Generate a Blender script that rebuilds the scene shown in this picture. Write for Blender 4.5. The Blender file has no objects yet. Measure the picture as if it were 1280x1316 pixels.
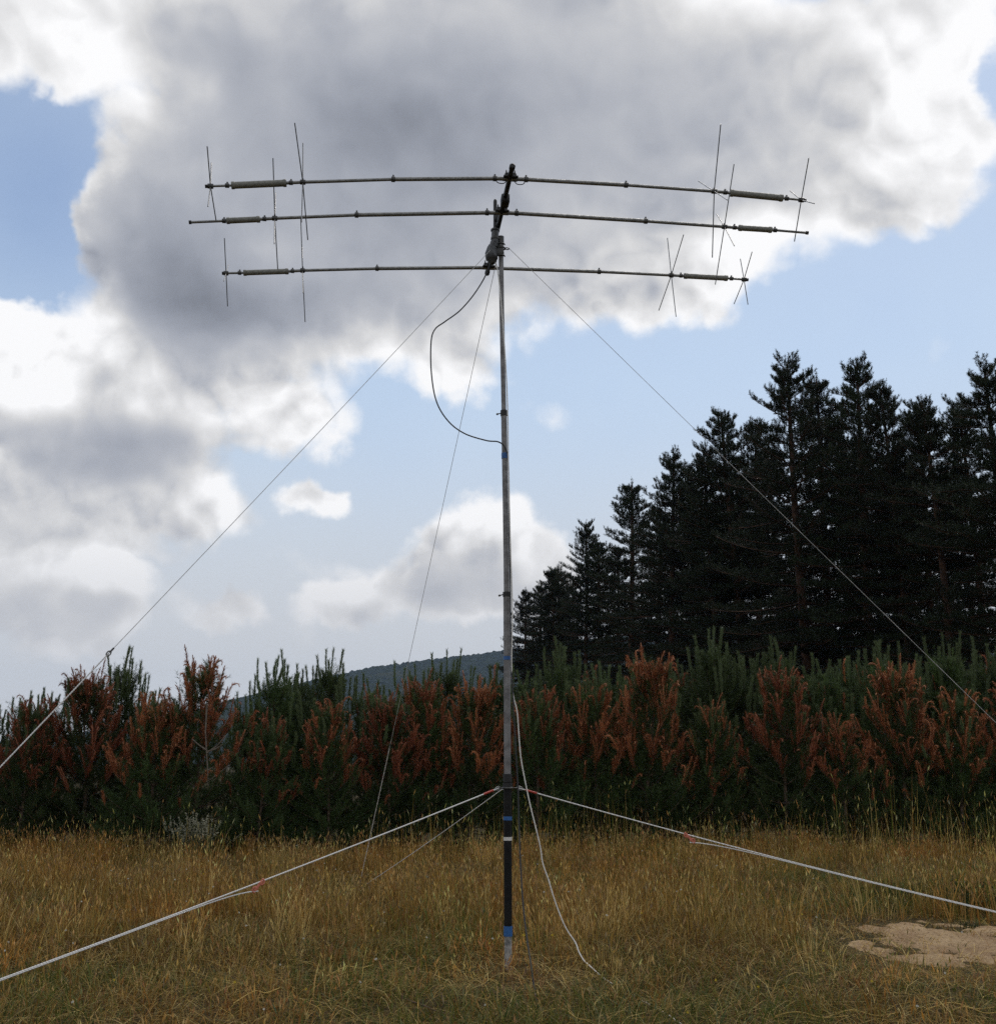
import bpy, math, random
import numpy as np
from mathutils import Vector

R = math.radians
rng = np.random.default_rng(7)
random.seed(7)
sc = bpy.context.scene
col = sc.collection

# ------------------------------------------------------------------ camera
F = 1400.0                      # focal length in photo pixels (photo 1280 x 1316)
PITCH = R(13.15)
CAM = np.array([0.0, 0.0, 1.6])
SP, CP = math.sin(PITCH), math.cos(PITCH)

def ray(px, py):
    a, b = (px - 640.0) / F, (658.0 - py) / F
    return np.array([a, CP - b * SP, SP + b * CP])

def at(px, py, D):              # point on the sight line at forward distance D
    r = ray(px, py)
    return CAM + r * (D / r[1])

def on_ground(px, py, z=0.0):
    r = ray(px, py)
    return CAM + r * ((z - CAM[2]) / r[2])

def project(P):
    d = np.asarray(P, float) - CAM
    z = d[1] * CP + d[2] * SP
    y = -d[1] * SP + d[2] * CP
    return 640 + F * d[0] / z, 658 - F * y / z, z

cam_d = bpy.data.cameras.new("camera")
cam = bpy.data.objects.new("camera", cam_d)
col.objects.link(cam)
cam.location = CAM
cam.rotation_euler = (R(90) + PITCH, 0, 0)
cam_d.sensor_fit = 'HORIZONTAL'
cam_d.sensor_width = 36.0
cam_d.lens = 36.0 * F / 1280.0
cam_d.clip_start = 0.1
cam_d.clip_end = 20000
sc.camera = cam

# ------------------------------------------------------------------ helpers
def tag(o, label=None, cat=None, group=None, kind=None):
    if label: o["label"] = label
    if cat: o["category"] = cat
    if group: o["group"] = group
    if kind: o["kind"] = kind
    return o

def empty(name, loc=(0, 0, 0), rz=0.0):
    o = bpy.data.objects.new(name, None)
    o.empty_display_size = 0.2
    col.objects.link(o)
    o.location = Vector([float(v) for v in loc])
    o.rotation_euler = (0, 0, rz)
    return o

def copy_tree(o, parent=None):
    c = o.copy()
    col.objects.link(c)
    c.parent = parent
    for ch in list(o.children):
        copy_tree(ch, c)
    return c

class MB:
    """collects triangles (numpy) and makes one mesh of them"""
    def __init__(s):
        s.v, s.f, s.a, s.n = [], [], [], 0
    def add(s, v, f, a=None):
        v = np.asarray(v, float).reshape(-1, 3); f = np.asarray(f, int)
        s.v.append(v)
        if f.shape[1] == 4:
            f = np.concatenate([f[:, [0, 1, 2]], f[:, [0, 2, 3]]])
        s.f.append(f + s.n)
        if a is None: a = np.zeros(len(v))
        a = np.asarray(a, float)
        if a.ndim == 0: a = np.full(len(v), float(a))
        s.a.append(a)
        s.n += len(v)
        return s
    def tube(s, pts, rad, n=10, cap=True):
        P = np.asarray(pts, float); m = len(P)
        rad = np.broadcast_to(np.asarray(rad, float), (m,))
        T = np.gradient(P, axis=0); T /= np.linalg.norm(T, axis=1)[:, None] + 1e-12
        up = np.array([0, 0, 1.0]) if abs(T[0, 2]) < 0.9 else np.array([1.0, 0, 0])
        u = np.cross(T[0], up); u /= np.linalg.norm(u)
        V = []
        ang = np.arange(n) * 2 * math.pi / n
        for i in range(m):
            u = u - T[i] * np.dot(u, T[i]); u /= np.linalg.norm(u)
            w = np.cross(T[i], u)
            V.append(P[i] + rad[i] * (np.cos(ang)[:, None] * u + np.sin(ang)[:, None] * w))
        V = np.concatenate(V)
        i = np.arange(m - 1)[:, None] * n; j = np.arange(n)[None, :]; k = (j + 1) % n
        f = np.stack([i + j, i + k, i + n + k, i + n + j], -1).reshape(-1, 4)
        s.add(V, f)
        if cap:
            s.add(V[:n], [[0, q + 1, q] for q in range(1, n - 1)])
            s.add(V[-n:], [[0, q, q + 1] for q in range(1, n - 1)])
        return s
    def box(s, c, size, ex=None, ey=None, ez=None, bev=0.0):
        ex = np.array([1, 0, 0.]) if ex is None else ex
        ey = np.array([0, 1, 0.]) if ey is None else ey
        ez = np.cross(ex, ey) if ez is None else ez
        hx, hy, hz = np.asarray(size, float) / 2
        b = min(bev, hx * .9, hy * .9, hz * .9)
        if b <= 0: b = 0.12 * min(hx, hy, hz)
        L = []
        for z, i in ((-hz, b), (-hz + b, 0), (hz - b, 0), (hz, b)):
            x, y = hx - i, hy - i
            for px, py in ((-x + b, -y), (x - b, -y), (x, -y + b), (x, y - b), (x - b, y), (-x + b, y), (-x, y - b), (-x, -y + b)):
                L.append(np.asarray(c) + px * ex + py * ey + z * ez)
        i = np.arange(3)[:, None] * 8; j = np.arange(8)[None, :]; k = (j + 1) % 8
        f = np.stack([i + j, i + k, i + 8 + k, i + 8 + j], -1).reshape(-1, 4)
        s.add(L, f)
        s.add(L[:8], [[0, q + 1, q] for q in range(1, 7)])
        s.add(L[24:], [[0, q, q + 1] for q in range(1, 7)])
        return s
    def sphere(s, c, r, n=12, m=8, sz=1.0):
        V = []
        for i in range(m + 1):
            t = math.pi * i / m
            for j in range(n):
                p = 2 * math.pi * j / n
                V.append(np.asarray(c) + r * np.array([math.sin(t) * math.cos(p), math.sin(t) * math.sin(p), sz * math.cos(t)]))
        i = np.arange(m)[:, None] * n; j = np.arange(n)[None, :]; k = (j + 1) % n
        s.add(V, np.stack([i + j, i + n + j, i + n + k, i + k], -1).reshape(-1, 4))
        return s
    def build(s, name, mat, parent=None, smooth=True, attr="tint"):
        V = np.concatenate(s.v); Fc = np.concatenate(s.f)
        me = bpy.data.meshes.new(name)
        me.vertices.add(len(V)); me.vertices.foreach_set("co", V.astype(np.float32).ravel())
        me.loops.add(len(Fc) * 3); me.loops.foreach_set("vertex_index", Fc.astype(np.int32).ravel())
        me.polygons.add(len(Fc))
        me.polygons.foreach_set("loop_start", np.arange(0, len(Fc) * 3, 3, dtype=np.int32))
        if smooth: me.polygons.foreach_set("use_smooth", np.ones(len(Fc), dtype=bool))
        A = s.a
        if A[0].ndim == 2:
            at_ = me.attributes.new("shade", 'FLOAT_COLOR', 'POINT')
            C = np.concatenate(A); C = np.concatenate([C, np.ones((len(C), 1))], 1)
            at_.data.foreach_set("color", C.astype(np.float32).ravel())
        else:
            at_ = me.attributes.new(attr, 'FLOAT', 'POINT')
            at_.data.foreach_set("value", np.concatenate(A).astype(np.float32))
        me.update(calc_edges=True)
        if not isinstance(mat, (list, tuple)): mat = [mat]
        for m_ in mat: me.materials.append(m_)
        o = bpy.data.objects.new(name, me)
        col.objects.link(o)
        if parent is not None:
            o.parent = parent
        return o

def local(o_parent, P):         # world point -> the parent's local frame (parents here are only moved)
    return np.asarray(P, float) - np.array(o_parent.location)

# ------------------------------------------------------------------ node helpers
class NT:
    def __init__(s, tree): s.t = tree; tree.nodes.clear()
    def n(s, typ, **kw):
        nd = s.t.nodes.new(typ)
        for k, v in kw.items(): setattr(nd, k, v)
        return nd
    def link(s, a, b): s.t.links.new(a, b)
    def put(s, sock, v):
        if hasattr(v, "is_linked") or hasattr(v, "links"): s.link(v, sock)
        else: sock.default_value = v
    def math(s, op, *a, clamp=False):
        nd = s.n('ShaderNodeMath', operation=op); nd.use_clamp = clamp
        for i, v in enumerate(a): s.put(nd.inputs[i], v)
        return nd.outputs[0]
    def vec(s, op, *a):
        nd = s.n('ShaderNodeVectorMath', operation=op)
        for i, v in enumerate(a): s.put(nd.inputs[i], v)
        return nd.outputs['Value'] if op in ('LENGTH', 'DOT_PRODUCT', 'DISTANCE') else nd.outputs[0]
    def ramp(s, fac, lo, hi, a=0.0, b=1.0, kind='SMOOTHSTEP'):
        nd = s.n('ShaderNodeMapRange', interpolation_type=kind); nd.clamp = True
        s.put(nd.inputs[0], fac)
        for i, v in enumerate((lo, hi, a, b)): s.put(nd.inputs[1 + i], v)
        return nd.outputs[0]
    def noise(s, vec, scale, detail=4, rough=0.55, dist=0.0, out=0):
        nd = s.n('ShaderNodeTexNoise')
        if vec is not None: s.put(nd.inputs['Vector'], vec)
        nd.inputs['Scale'].default_value = scale; nd.inputs['Detail'].default_value = detail
        nd.inputs['Roughness'].default_value = rough; nd.inputs['Distortion'].default_value = dist
        return nd.outputs[out]
    def mix(s, fac, a, b):
        nd = s.n('ShaderNodeMix', data_type='RGBA')
        s.put(nd.inputs[0], fac)
        for i, v in ((6, a), (7, b)):
            if isinstance(v, tuple) and len(v) == 3: v = v + (1,)
            s.put(nd.inputs[i], v)
        return nd.outputs[2]

def new_mat(name):
    m = bpy.data.materials.new(name); m.use_nodes = True
    return m, NT(m.node_tree)

def principled(nt, color, rough=0.6, metal=0.0, bump=None, spec=0.5, bstr=0.3, bdist=0.01):
    b = nt.n('ShaderNodeBsdfPrincipled'); o = nt.n('ShaderNodeOutputMaterial')
    if isinstance(color, tuple): color = color + (1,) if len(color) == 3 else color
    nt.put(b.inputs['Base Color'], color); nt.put(b.inputs['Roughness'], rough)
    nt.put(b.inputs['Metallic'], metal); b.inputs['Specular IOR Level'].default_value = spec
    if bump is not None:
        bp = nt.n('ShaderNodeBump'); bp.inputs['Strength'].default_value = bstr; bp.inputs['Distance'].default_value = bdist
        nt.link(bump, bp.inputs['Height']); nt.link(bp.outputs[0], b.inputs['Normal'])
    nt.link(b.outputs[0], o.inputs[0])
    return b

def worn(name, c1, c2, scale=30, rough=0.5, metal=0.0, spec=0.4):
    m, nt = new_mat(name)
    co = nt.n('ShaderNodeTexCoord').outputs['Object']
    nz = nt.noise(co, scale, 5, 0.6)
    c = nt.mix(nt.ramp(nz, 0.35, 0.7), c1, c2)
    principled(nt, c, nt.ramp(nz, 0.3, 0.8, rough * 0.8, min(1, rough * 1.3)), metal, nz, spec, 0.15, 0.003)
    return m

def leafy(name, ca, cb, cc=None, trans=0.25, rough=0.6, rnd=0.35):
    """needle material: colour from the 'tint' attribute, varied per object"""
    m, nt = new_mat(name)
    tint = nt.n('ShaderNodeAttribute', attribute_name="tint").outputs['Fac']
    oi = nt.n('ShaderNodeObjectInfo').outputs['Random']
    c = nt.mix(tint, ca, cb)
    if cc is not None:
        c = nt.mix(nt.ramp(tint, 0.82, 1.0), c, cc)
    hs = nt.n('ShaderNodeHueSaturation'); nt.link(c, hs.inputs['Color'])
    nt.link(nt.ramp(oi, 0, 1, 1 - rnd, 1 + rnd, 'LINEAR'), hs.inputs['Value'])
    nt.link(nt.ramp(oi, 0, 1, 0.494, 0.508, 'LINEAR'), hs.inputs['Hue'])
    b = nt.n('ShaderNodeBsdfPrincipled'); nt.link(hs.outputs[0], b.inputs['Base Color'])
    b.inputs['Roughness'].default_value = rough; b.inputs['Specular IOR Level'].default_value = 0.25
    t = nt.n('ShaderNodeBsdfTranslucent'); nt.link(hs.outputs[0], t.inputs['Color'])
    mx = nt.n('ShaderNodeMixShader'); mx.inputs[0].default_value = trans
    nt.link(b.outputs[0], mx.inputs[1]); nt.link(t.outputs[0], mx.inputs[2])
    o = nt.n('ShaderNodeOutputMaterial'); nt.link(mx.outputs[0], o.inputs[0])
    return m

M = {}
M['alu'] = worn('dull_aluminium', (0.30, 0.30, 0.29), (0.20, 0.20, 0.19), 25, 0.5, 0.6)
M['mast_alu'] = worn('weathered_mast_tube', (0.24, 0.235, 0.235), (0.16, 0.155, 0.155), 18, 0.55, 0.35)
M['trap'] = worn('grey_trap_sleeve', (0.26, 0.26, 0.23), (0.17, 0.17, 0.15), 40, 0.55, 0.0)
M['rod'] = worn('steel_rod', (0.22, 0.22, 0.22), (0.15, 0.15, 0.15), 60, 0.4, 0.7)
M['black'] = worn('black_plastic', (0.012, 0.012, 0.013), (0.022, 0.022, 0.022), 30, 0.5)
M['black_paint'] = worn('black_mast_paint', (0.006, 0.006, 0.007), (0.014, 0.014, 0.013), 12, 0.5, 0.0, 0.2)
M['dark_metal'] = worn('dark_zinc', (0.07, 0.07, 0.07), (0.11, 0.11, 0.105), 40, 0.5, 0.5)
M['grey_cast'] = worn('grey_cast_housing', (0.10, 0.105, 0.11), (0.06, 0.063, 0.067), 30, 0.5, 0.2)
M['foot'] = worn('scuffed_foot_tube', (0.42, 0.41, 0.39), (0.12, 0.12, 0.12), 22, 0.7, 0.1)
M['blue'] = worn('blue_tape', (0.03, 0.13, 0.36), (0.02, 0.09, 0.27), 50, 0.4)
M['white_tape'] = worn('white_tape', (0.75, 0.74, 0.70), (0.6, 0.58, 0.55), 60, 0.6)
M['white_cable'] = worn('white_cable', (0.80, 0.78, 0.74), (0.65, 0.63, 0.58), 30, 0.45)
M['red'] = worn('red_plastic', (0.45, 0.05, 0.03), (0.32, 0.04, 0.03), 50, 0.5)
M['pink'] = worn('sun_faded_red_plastic', (0.60, 0.20, 0.13), (0.5, 0.13, 0.09), 50, 0.5)
M['bark'] = worn('pine_bark', (0.10, 0.055, 0.035), (0.035, 0.024, 0.02), 3, 0.9, spec=0.1)
M['dead_wood'] = worn('dead_grey_wood', (0.19, 0.16, 0.13), (0.11, 0.09, 0.075), 12, 0.85, spec=0.1)
M['stem'] = worn('grey_brown_stem', (0.14, 0.10, 0.07), (0.06, 0.045, 0.035), 12, 0.85, spec=0.1)

def rope_mat(name, c1, c2, scale):
    m, nt = new_mat(name)
    co = nt.n('ShaderNodeTexCoord').outputs['Object']
    w = nt.n('ShaderNodeTexWave'); w.inputs['Scale'].default_value = scale; w.inputs['Distortion'].default_value = 1.0
    w.bands_direction = 'DIAGONAL'; nt.link(co, w.inputs['Vector'])
    nz = nt.noise(co, 9, 3)
    c = nt.mix(nt.math('MULTIPLY', w.outputs['Fac'], nt.ramp(nz, .3, .7, .6, 1)), c1, c2)
    principled(nt, c, 0.8, 0, w.outputs['Fac'], 0.2, 0.5, 0.002)
    return m
M['rope'] = rope_mat('white_braided_rope', (0.62, 0.61, 0.59), (0.86, 0.85, 0.83), 22)
M['cord'] = rope_mat('grey_white_cord', (0.44, 0.44, 0.43), (0.62, 0.61, 0.60), 30)

# ------------------------------------------------------------------ sky
SUN_EL, SUN_AZ = R(58), R(28)          # azimuth measured from +Y (ahead) towards +X (right)
K = 14.0

def sky_uv(px, py):
    r = ray(px, py); r = r / np.linalg.norm(r)
    return math.atan2(r[0], r[1]) * K, math.asin(r[2]) * K

def make_world():
    w = bpy.data.worlds.new("World"); sc.world = w; w.use_nodes = True
    nt = NT(w.node_tree)
    d = nt.vec('NORMALIZE', nt.n('ShaderNodeTexCoord').outputs['Generated'])
    sx = nt.n('ShaderNodeSeparateXYZ'); nt.link(d, sx.inputs[0])
    X, Y, Z = sx.outputs
    az = nt.math('MULTIPLY', nt.math('ARCTAN2', X, Y), K)
    el = nt.math('MULTIPLY', nt.math('ARCSINE', Z), K)
    cb = nt.n('ShaderNodeCombineXYZ'); nt.link(az, cb.inputs[0]); nt.link(el, cb.inputs[1])
    p0 = cb.outputs[0]
    # domain warp
    n1 = nt.noise(d, 5.5, 3, 0.5, out=1); n2 = nt.noise(d, 22, 4, 0.6, out=1)
    w1 = nt.vec('MULTIPLY', nt.vec('SUBTRACT', n1, (0.5, 0.5, 0.5)), (1.3, 1.1, 0))
    w2 = nt.vec('MULTIPLY', nt.vec('SUBTRACT', n2, (0.5, 0.5, 0.5)), (0.62, 0.62, 0))
    p = nt.vec('ADD', p0, nt.vec('ADD', w1, w2))
    soft = nt.vec('ADD', p0, nt.vec('MULTIPLY', w1, (0.7, 0.7, 0)))

    def blobs(lst, pos, base=0.0):
        acc = base
        for (cx, cy, rx, ry, wt) in lst:
            u, v = sky_uv(cx, cy)
            ix, iy = 100.0 / rx, 100.0 / ry
            q = nt.n('ShaderNodeVectorMath', operation='MULTIPLY_ADD')
            nt.link(pos, q.inputs[0]); q.inputs[1].default_value = (ix, iy, 0); q.inputs[2].default_value = (-u * ix, -v * iy, 0)
            f = nt.ramp(nt.vec('LENGTH', q.outputs[0]), 1.0, 0.0)
            m = nt.n('ShaderNodeMath', operation='MULTIPLY_ADD')
            nt.link(f, m.inputs[0]); m.inputs[1].default_value = wt
            nt.put(m.inputs[2], acc)
            acc = m.outputs[0]
        return acc

    cover = blobs(CLOUD_COVER, p)
    fb = nt.noise(d, 8, 8, 0.60)
    SUNV = (math.sin(SUN_AZ) * math.cos(SUN_EL), math.cos(SUN_AZ) * math.cos(SUN_EL), math.sin(SUN_EL))
    tosun = nt.vec('NORMALIZE', nt.vec('SUBTRACT', SUNV, d))
    def shift(a):
        q = nt.n('ShaderNodeVectorMath', operation='SCALE'); nt.link(tosun, q.inputs[0]); q.inputs['Scale'].default_value = a
        return nt.vec('ADD', d, q.outputs[0])
    def puffs(v):                       # rounded billows on three scales: creased noise
        acc = 0.0
        for sc_, wt in ((5.5, 0.50), (13.0, 0.32), (31.0, 0.18)):
            n_ = nt.noise(v, sc_, 0, 0.5)
            a_ = nt.math('ABSOLUTE', nt.math('SUBTRACT', n_, 0.5))
            m_ = nt.n('ShaderNodeMath', operation='MULTIPLY_ADD'); nt.link(a_, m_.inputs[0]); m_.inputs[1].default_value = wt * 3.6; nt.put(m_.inputs[2], acc)
            acc = m_.outputs[0]
        return acc                      # about 0.1 .. 0.9
    wv_ = nt.vec('MULTIPLY', nt.vec('SUBTRACT', nt.noise(d, 16, 2, 0.5, out=1), (0.5, 0.5, 0.5)), (0.045, 0.045, 0.045))
    dv_ = nt.vec('ADD', d, wv_)
    pf = puffs(dv_); pf2 = puffs(nt.vec('ADD', shift(0.020), wv_))
    fbs = nt.noise(shift(0.05), 8, 6, 0.60)
    # the rest of the dome (beside, above and behind): broken cloud everywhere
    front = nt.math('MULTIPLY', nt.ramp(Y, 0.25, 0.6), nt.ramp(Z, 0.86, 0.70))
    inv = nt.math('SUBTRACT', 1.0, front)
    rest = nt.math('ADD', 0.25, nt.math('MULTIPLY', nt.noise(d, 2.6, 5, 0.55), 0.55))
    cov = nt.math('ADD', nt.math('MULTIPLY', cover, front), nt.math('MULTIPLY', rest, inv))
    dens = nt.math('ADD', cov, nt.math('MULTIPLY', nt.math('SUBTRACT', fb, 0.5), 0.80))
    dens = nt.math('ADD', dens, nt.math('MULTIPLY', nt.math('SUBTRACT', pf, 0.42), 0.60))
    alpha = nt.ramp(dens, 0.20, 0.57)
    # brightness of the cloud
    lum = blobs(CLOUD_LIGHT, soft, 0.70)
    lum = nt.math('ADD', lum, nt.ramp(dens, 0.30, 0.95, 0.20, -0.05))
    strength = nt.ramp(lum, 0.40, 0.80, 0.14, 1.0)
    relief = nt.math('ADD', nt.math('MULTIPLY', nt.math('SUBTRACT', pf, pf2), 0.58), nt.math('MULTIPLY', nt.math('SUBTRACT', fb, fbs), 0.75))
    lum = nt.math('ADD', lum, nt.math('MULTIPLY', relief, nt.math('MULTIPLY', strength, nt.ramp(Z, 0.52, 0.36, 1.0, 1.7))))
    det = nt.noise(nt.vec('ADD', d, (0.7, 5.3, 2.2)), 6, 7, 0.55)
    lum = nt.math('ADD', lum, nt.math('MULTIPLY', nt.math('SUBTRACT', det, 0.5), 0.26))
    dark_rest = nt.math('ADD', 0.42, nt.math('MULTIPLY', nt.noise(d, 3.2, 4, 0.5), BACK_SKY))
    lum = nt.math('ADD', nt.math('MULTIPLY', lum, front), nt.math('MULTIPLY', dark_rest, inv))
    lum = nt.math('MAXIMUM', nt.math('MINIMUM', lum, 1.02), 0.2)
    t = nt.ramp(lum, 0.25, 0.75)
    tintc = nt.mix(t, (0.935, 1.0, 1.16), (1.0, 0.999, 1.005))
    cloud = nt.n('ShaderNodeVectorMath', operation='SCALE')
    nt.link(tintc, cloud.inputs[0]); nt.link(lum, cloud.inputs['Scale'])
    # clear sky
    sky = nt.n('ShaderNodeTexSky'); sky.sky_type = 'NISHITA'; sky.sun_disc = False
    sky.sun_elevation = SUN_EL; sky.sun_rotation = SUN_AZ; sky.altitude = 900
    sky.air_density = 1.0; sky.dust_density = 1.5; sky.ozone_density = 1.0
    blue = nt.n('ShaderNodeVectorMath', operation='SCALE'); nt.link(sky.outputs[0], blue.inputs[0]); blue.inputs['Scale'].default_value = 0.13
    # thin high veil whitens the blue, more towards the horizon
    veil = nt.math('ADD', nt.ramp(Z, 0.75, 0.12, 0.22, 0.80, 'LINEAR'), nt.math('MULTIPLY', nt.math('SUBTRACT', fb, 0.5), 0.25))
    veil = nt.math('ADD', veil, blobs([(60, 260, 240, 260, -0.30), (1000, 480, 420, 260, -0.02), (560, 620, 300, 200, -0.05)], soft), clamp=True)
    blue2 = nt.mix(veil, blue.outputs[0], (0.66, 0.79, 0.92))
    hz = nt.ramp(Z, 0.36, 0.10, 0.0, 0.84)
    hcol = (0.66, 0.665, 0.68, 1)
    air = nt.mix(hz, blue2, hcol)
    cl2 = nt.mix(nt.math('MULTIPLY', nt.ramp(Z, 0.24, 0.09), 0.65), cloud.outputs[0], hcol)
    c = nt.mix(alpha, air, cl2)
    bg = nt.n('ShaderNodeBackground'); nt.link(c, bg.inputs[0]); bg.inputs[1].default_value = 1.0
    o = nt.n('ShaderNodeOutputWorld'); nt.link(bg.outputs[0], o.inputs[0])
    w.cycles.sampling_method = 'MANUAL'; w.cycles.sample_map_resolution = 512

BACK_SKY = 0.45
CLOUD_COVER = [   # centres and sizes of the clouds, turned into azimuth and elevation
    (640, 40, 620, 300, 1.1), (420, 220, 420, 300, 0.9), (235, 330, 230, 220, 1.0), (760, 240, 420, 230, 0.9),
    (1080, 150, 300, 220, 0.9), (540, 390, 330, 130, 0.7), (850, 330, 210, 110, 0.8), (1200, 60, 200, 160, 0.8),
    (1180, 220, 140, 120, 0.6), (20, 20, 190, 150, 1.1), (165, 300, 120, 160, 0.45), (250, 40, 170, 100, 0.8),
    (10, 440, 110, 110, 1.2), (170, 510, 260, 130, 0.9), (390, 530, 130, 110, 0.8), (90, 580, 260, 100, 0.9),
    (250, 650, 150, 60, 0.45), (50, 670, 170, 80, 0.55), (405, 650, 68, 44, 0.80), (80, 775, 220, 100, 1.0), (280, 795, 70, 50, 0.7),
    (600, 710, 120, 90, 1.15), (560, 760, 180, 60, 0.8), (690, 750, 110, 90, 0.75), (440, 790, 90, 45, 0.8),
    (700, 535, 90, 60, 0.36), (590, 480, 140, 60, 0.5), (70, 215, 100, 90, -0.7), (5, 185, 60, 40, 0.35), (25, 310, 90, 80, -0.8), (1278, 120, 60, 60, -0.6), (120, 680, 270, 110, 0.42), (560, 590, 220, 60, -0.30), (330, 690, 200, 90, 0.10),
]
CLOUD_LIGHT = [
    (320, 415, 250, 110, -0.36), (560, 360, 260, 120, -0.14), (420, 200, 420, 230, -0.28), (680, 100, 400, 260, -0.20), (190, 330, 150, 150, -0.22),
    (900, 130, 240, 160, -0.08), (800, 270, 200, 100, -0.06), (960, 320, 170, 90, 0.36), (1190, 200, 150, 160, 0.34), (1240, 20, 190, 110, 0.36), (1090, 330, 120, 60, 0.10),
    (60, 50, 190, 140, 0.26), (15, 440, 120, 110, 0.34), (430, 540, 120, 70, 0.20), (170, 575, 280, 55, -0.26), (480, 480, 160, 60, 0.18), (860, 400, 130, 60, 0.12),
    (610, 670, 130, 70, 0.34), (140, 730, 130, 40, 0.34), (60, 790, 260, 40, -0.14), (60, 670, 260, 60, 0.02), (430, 770, 70, 30, 0.2), (405, 645, 60, 40, 0.22), (150, 722, 70, 24, 0.30), (195, 748, 45, 28, 0.25), (50, 735, 80, 22, 0.25), (110, 440, 70, 60, 0.28), (40, 395, 60, 40, 0.25), (350, 515, 100, 45, 0.18), (440, 565, 55, 35, 0.25), (170, 775, 100, 30, -0.16), (110, 610, 170, 35, -0.14), (590, 655, 70, 40, 0.25), (560, 735, 110, 40, -0.14), (240, 60, 160, 90, -0.10), (250, 110, 70, 40, 0.12), (600, 765, 200, 40, -0.12),
]

# ------------------------------------------------------------------ light
def make_sun():
    l = bpy.data.lights.new("sun", 'SUN'); l.energy = 1.3; l.angle = R(18); l.color = (1.0, 0.94, 0.86)
    o = bpy.data.objects.new("sun", l); col.objects.link(o)
    dirv = Vector((math.sin(SUN_AZ) * math.cos(SUN_EL), math.cos(SUN_AZ) * math.cos(SUN_EL), math.sin(SUN_EL)))
    o.rotation_euler = dirv.to_track_quat('Z', 'Y').to_euler()

# ------------------------------------------------------------------ smooth random field
def field(x, y, cell, seed):
    g = np.random.default_rng(seed).random((64, 64))
    u, v = np.asarray(x) / cell + 1000.3, np.asarray(y) / cell + 1000.7
    i, j = np.floor(u).astype(int), np.floor(v).astype(int)
    a, b = u - i, v - j
    a, b = a * a * (3 - 2 * a), b * b * (3 - 2 * b)
    G = lambda p, q: g[p % 64, q % 64]
    return (G(i, j) * (1 - a) + G(i + 1, j) * a) * (1 - b) + (G(i, j + 1) * (1 - a) + G(i + 1, j + 1) * a) * b

PATCH = on_ground(1308, 1222)           # centre of the bare sandy patch

def patch_r(x, y):                      # <1 inside the bare patch
    dx, dy = x - PATCH[0], y - PATCH[1]
    return np.sqrt((dx / 1.42) ** 2 + (dy / 1.42) ** 2) + 0.55 * (field(x, y, 0.42, 91) - 0.5) + 0.35 * (field(x, y, 0.13, 92) - 0.5)

def ground_z(x, y):
    h = 0.10 * (field(x, y, 2.3, 5) - 0.5) + 0.05 * (field(x, y, 0.8, 6) - 0.5)
    return h * np.clip((np.abs(y - 14) < 14), 0, 1)

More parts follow.
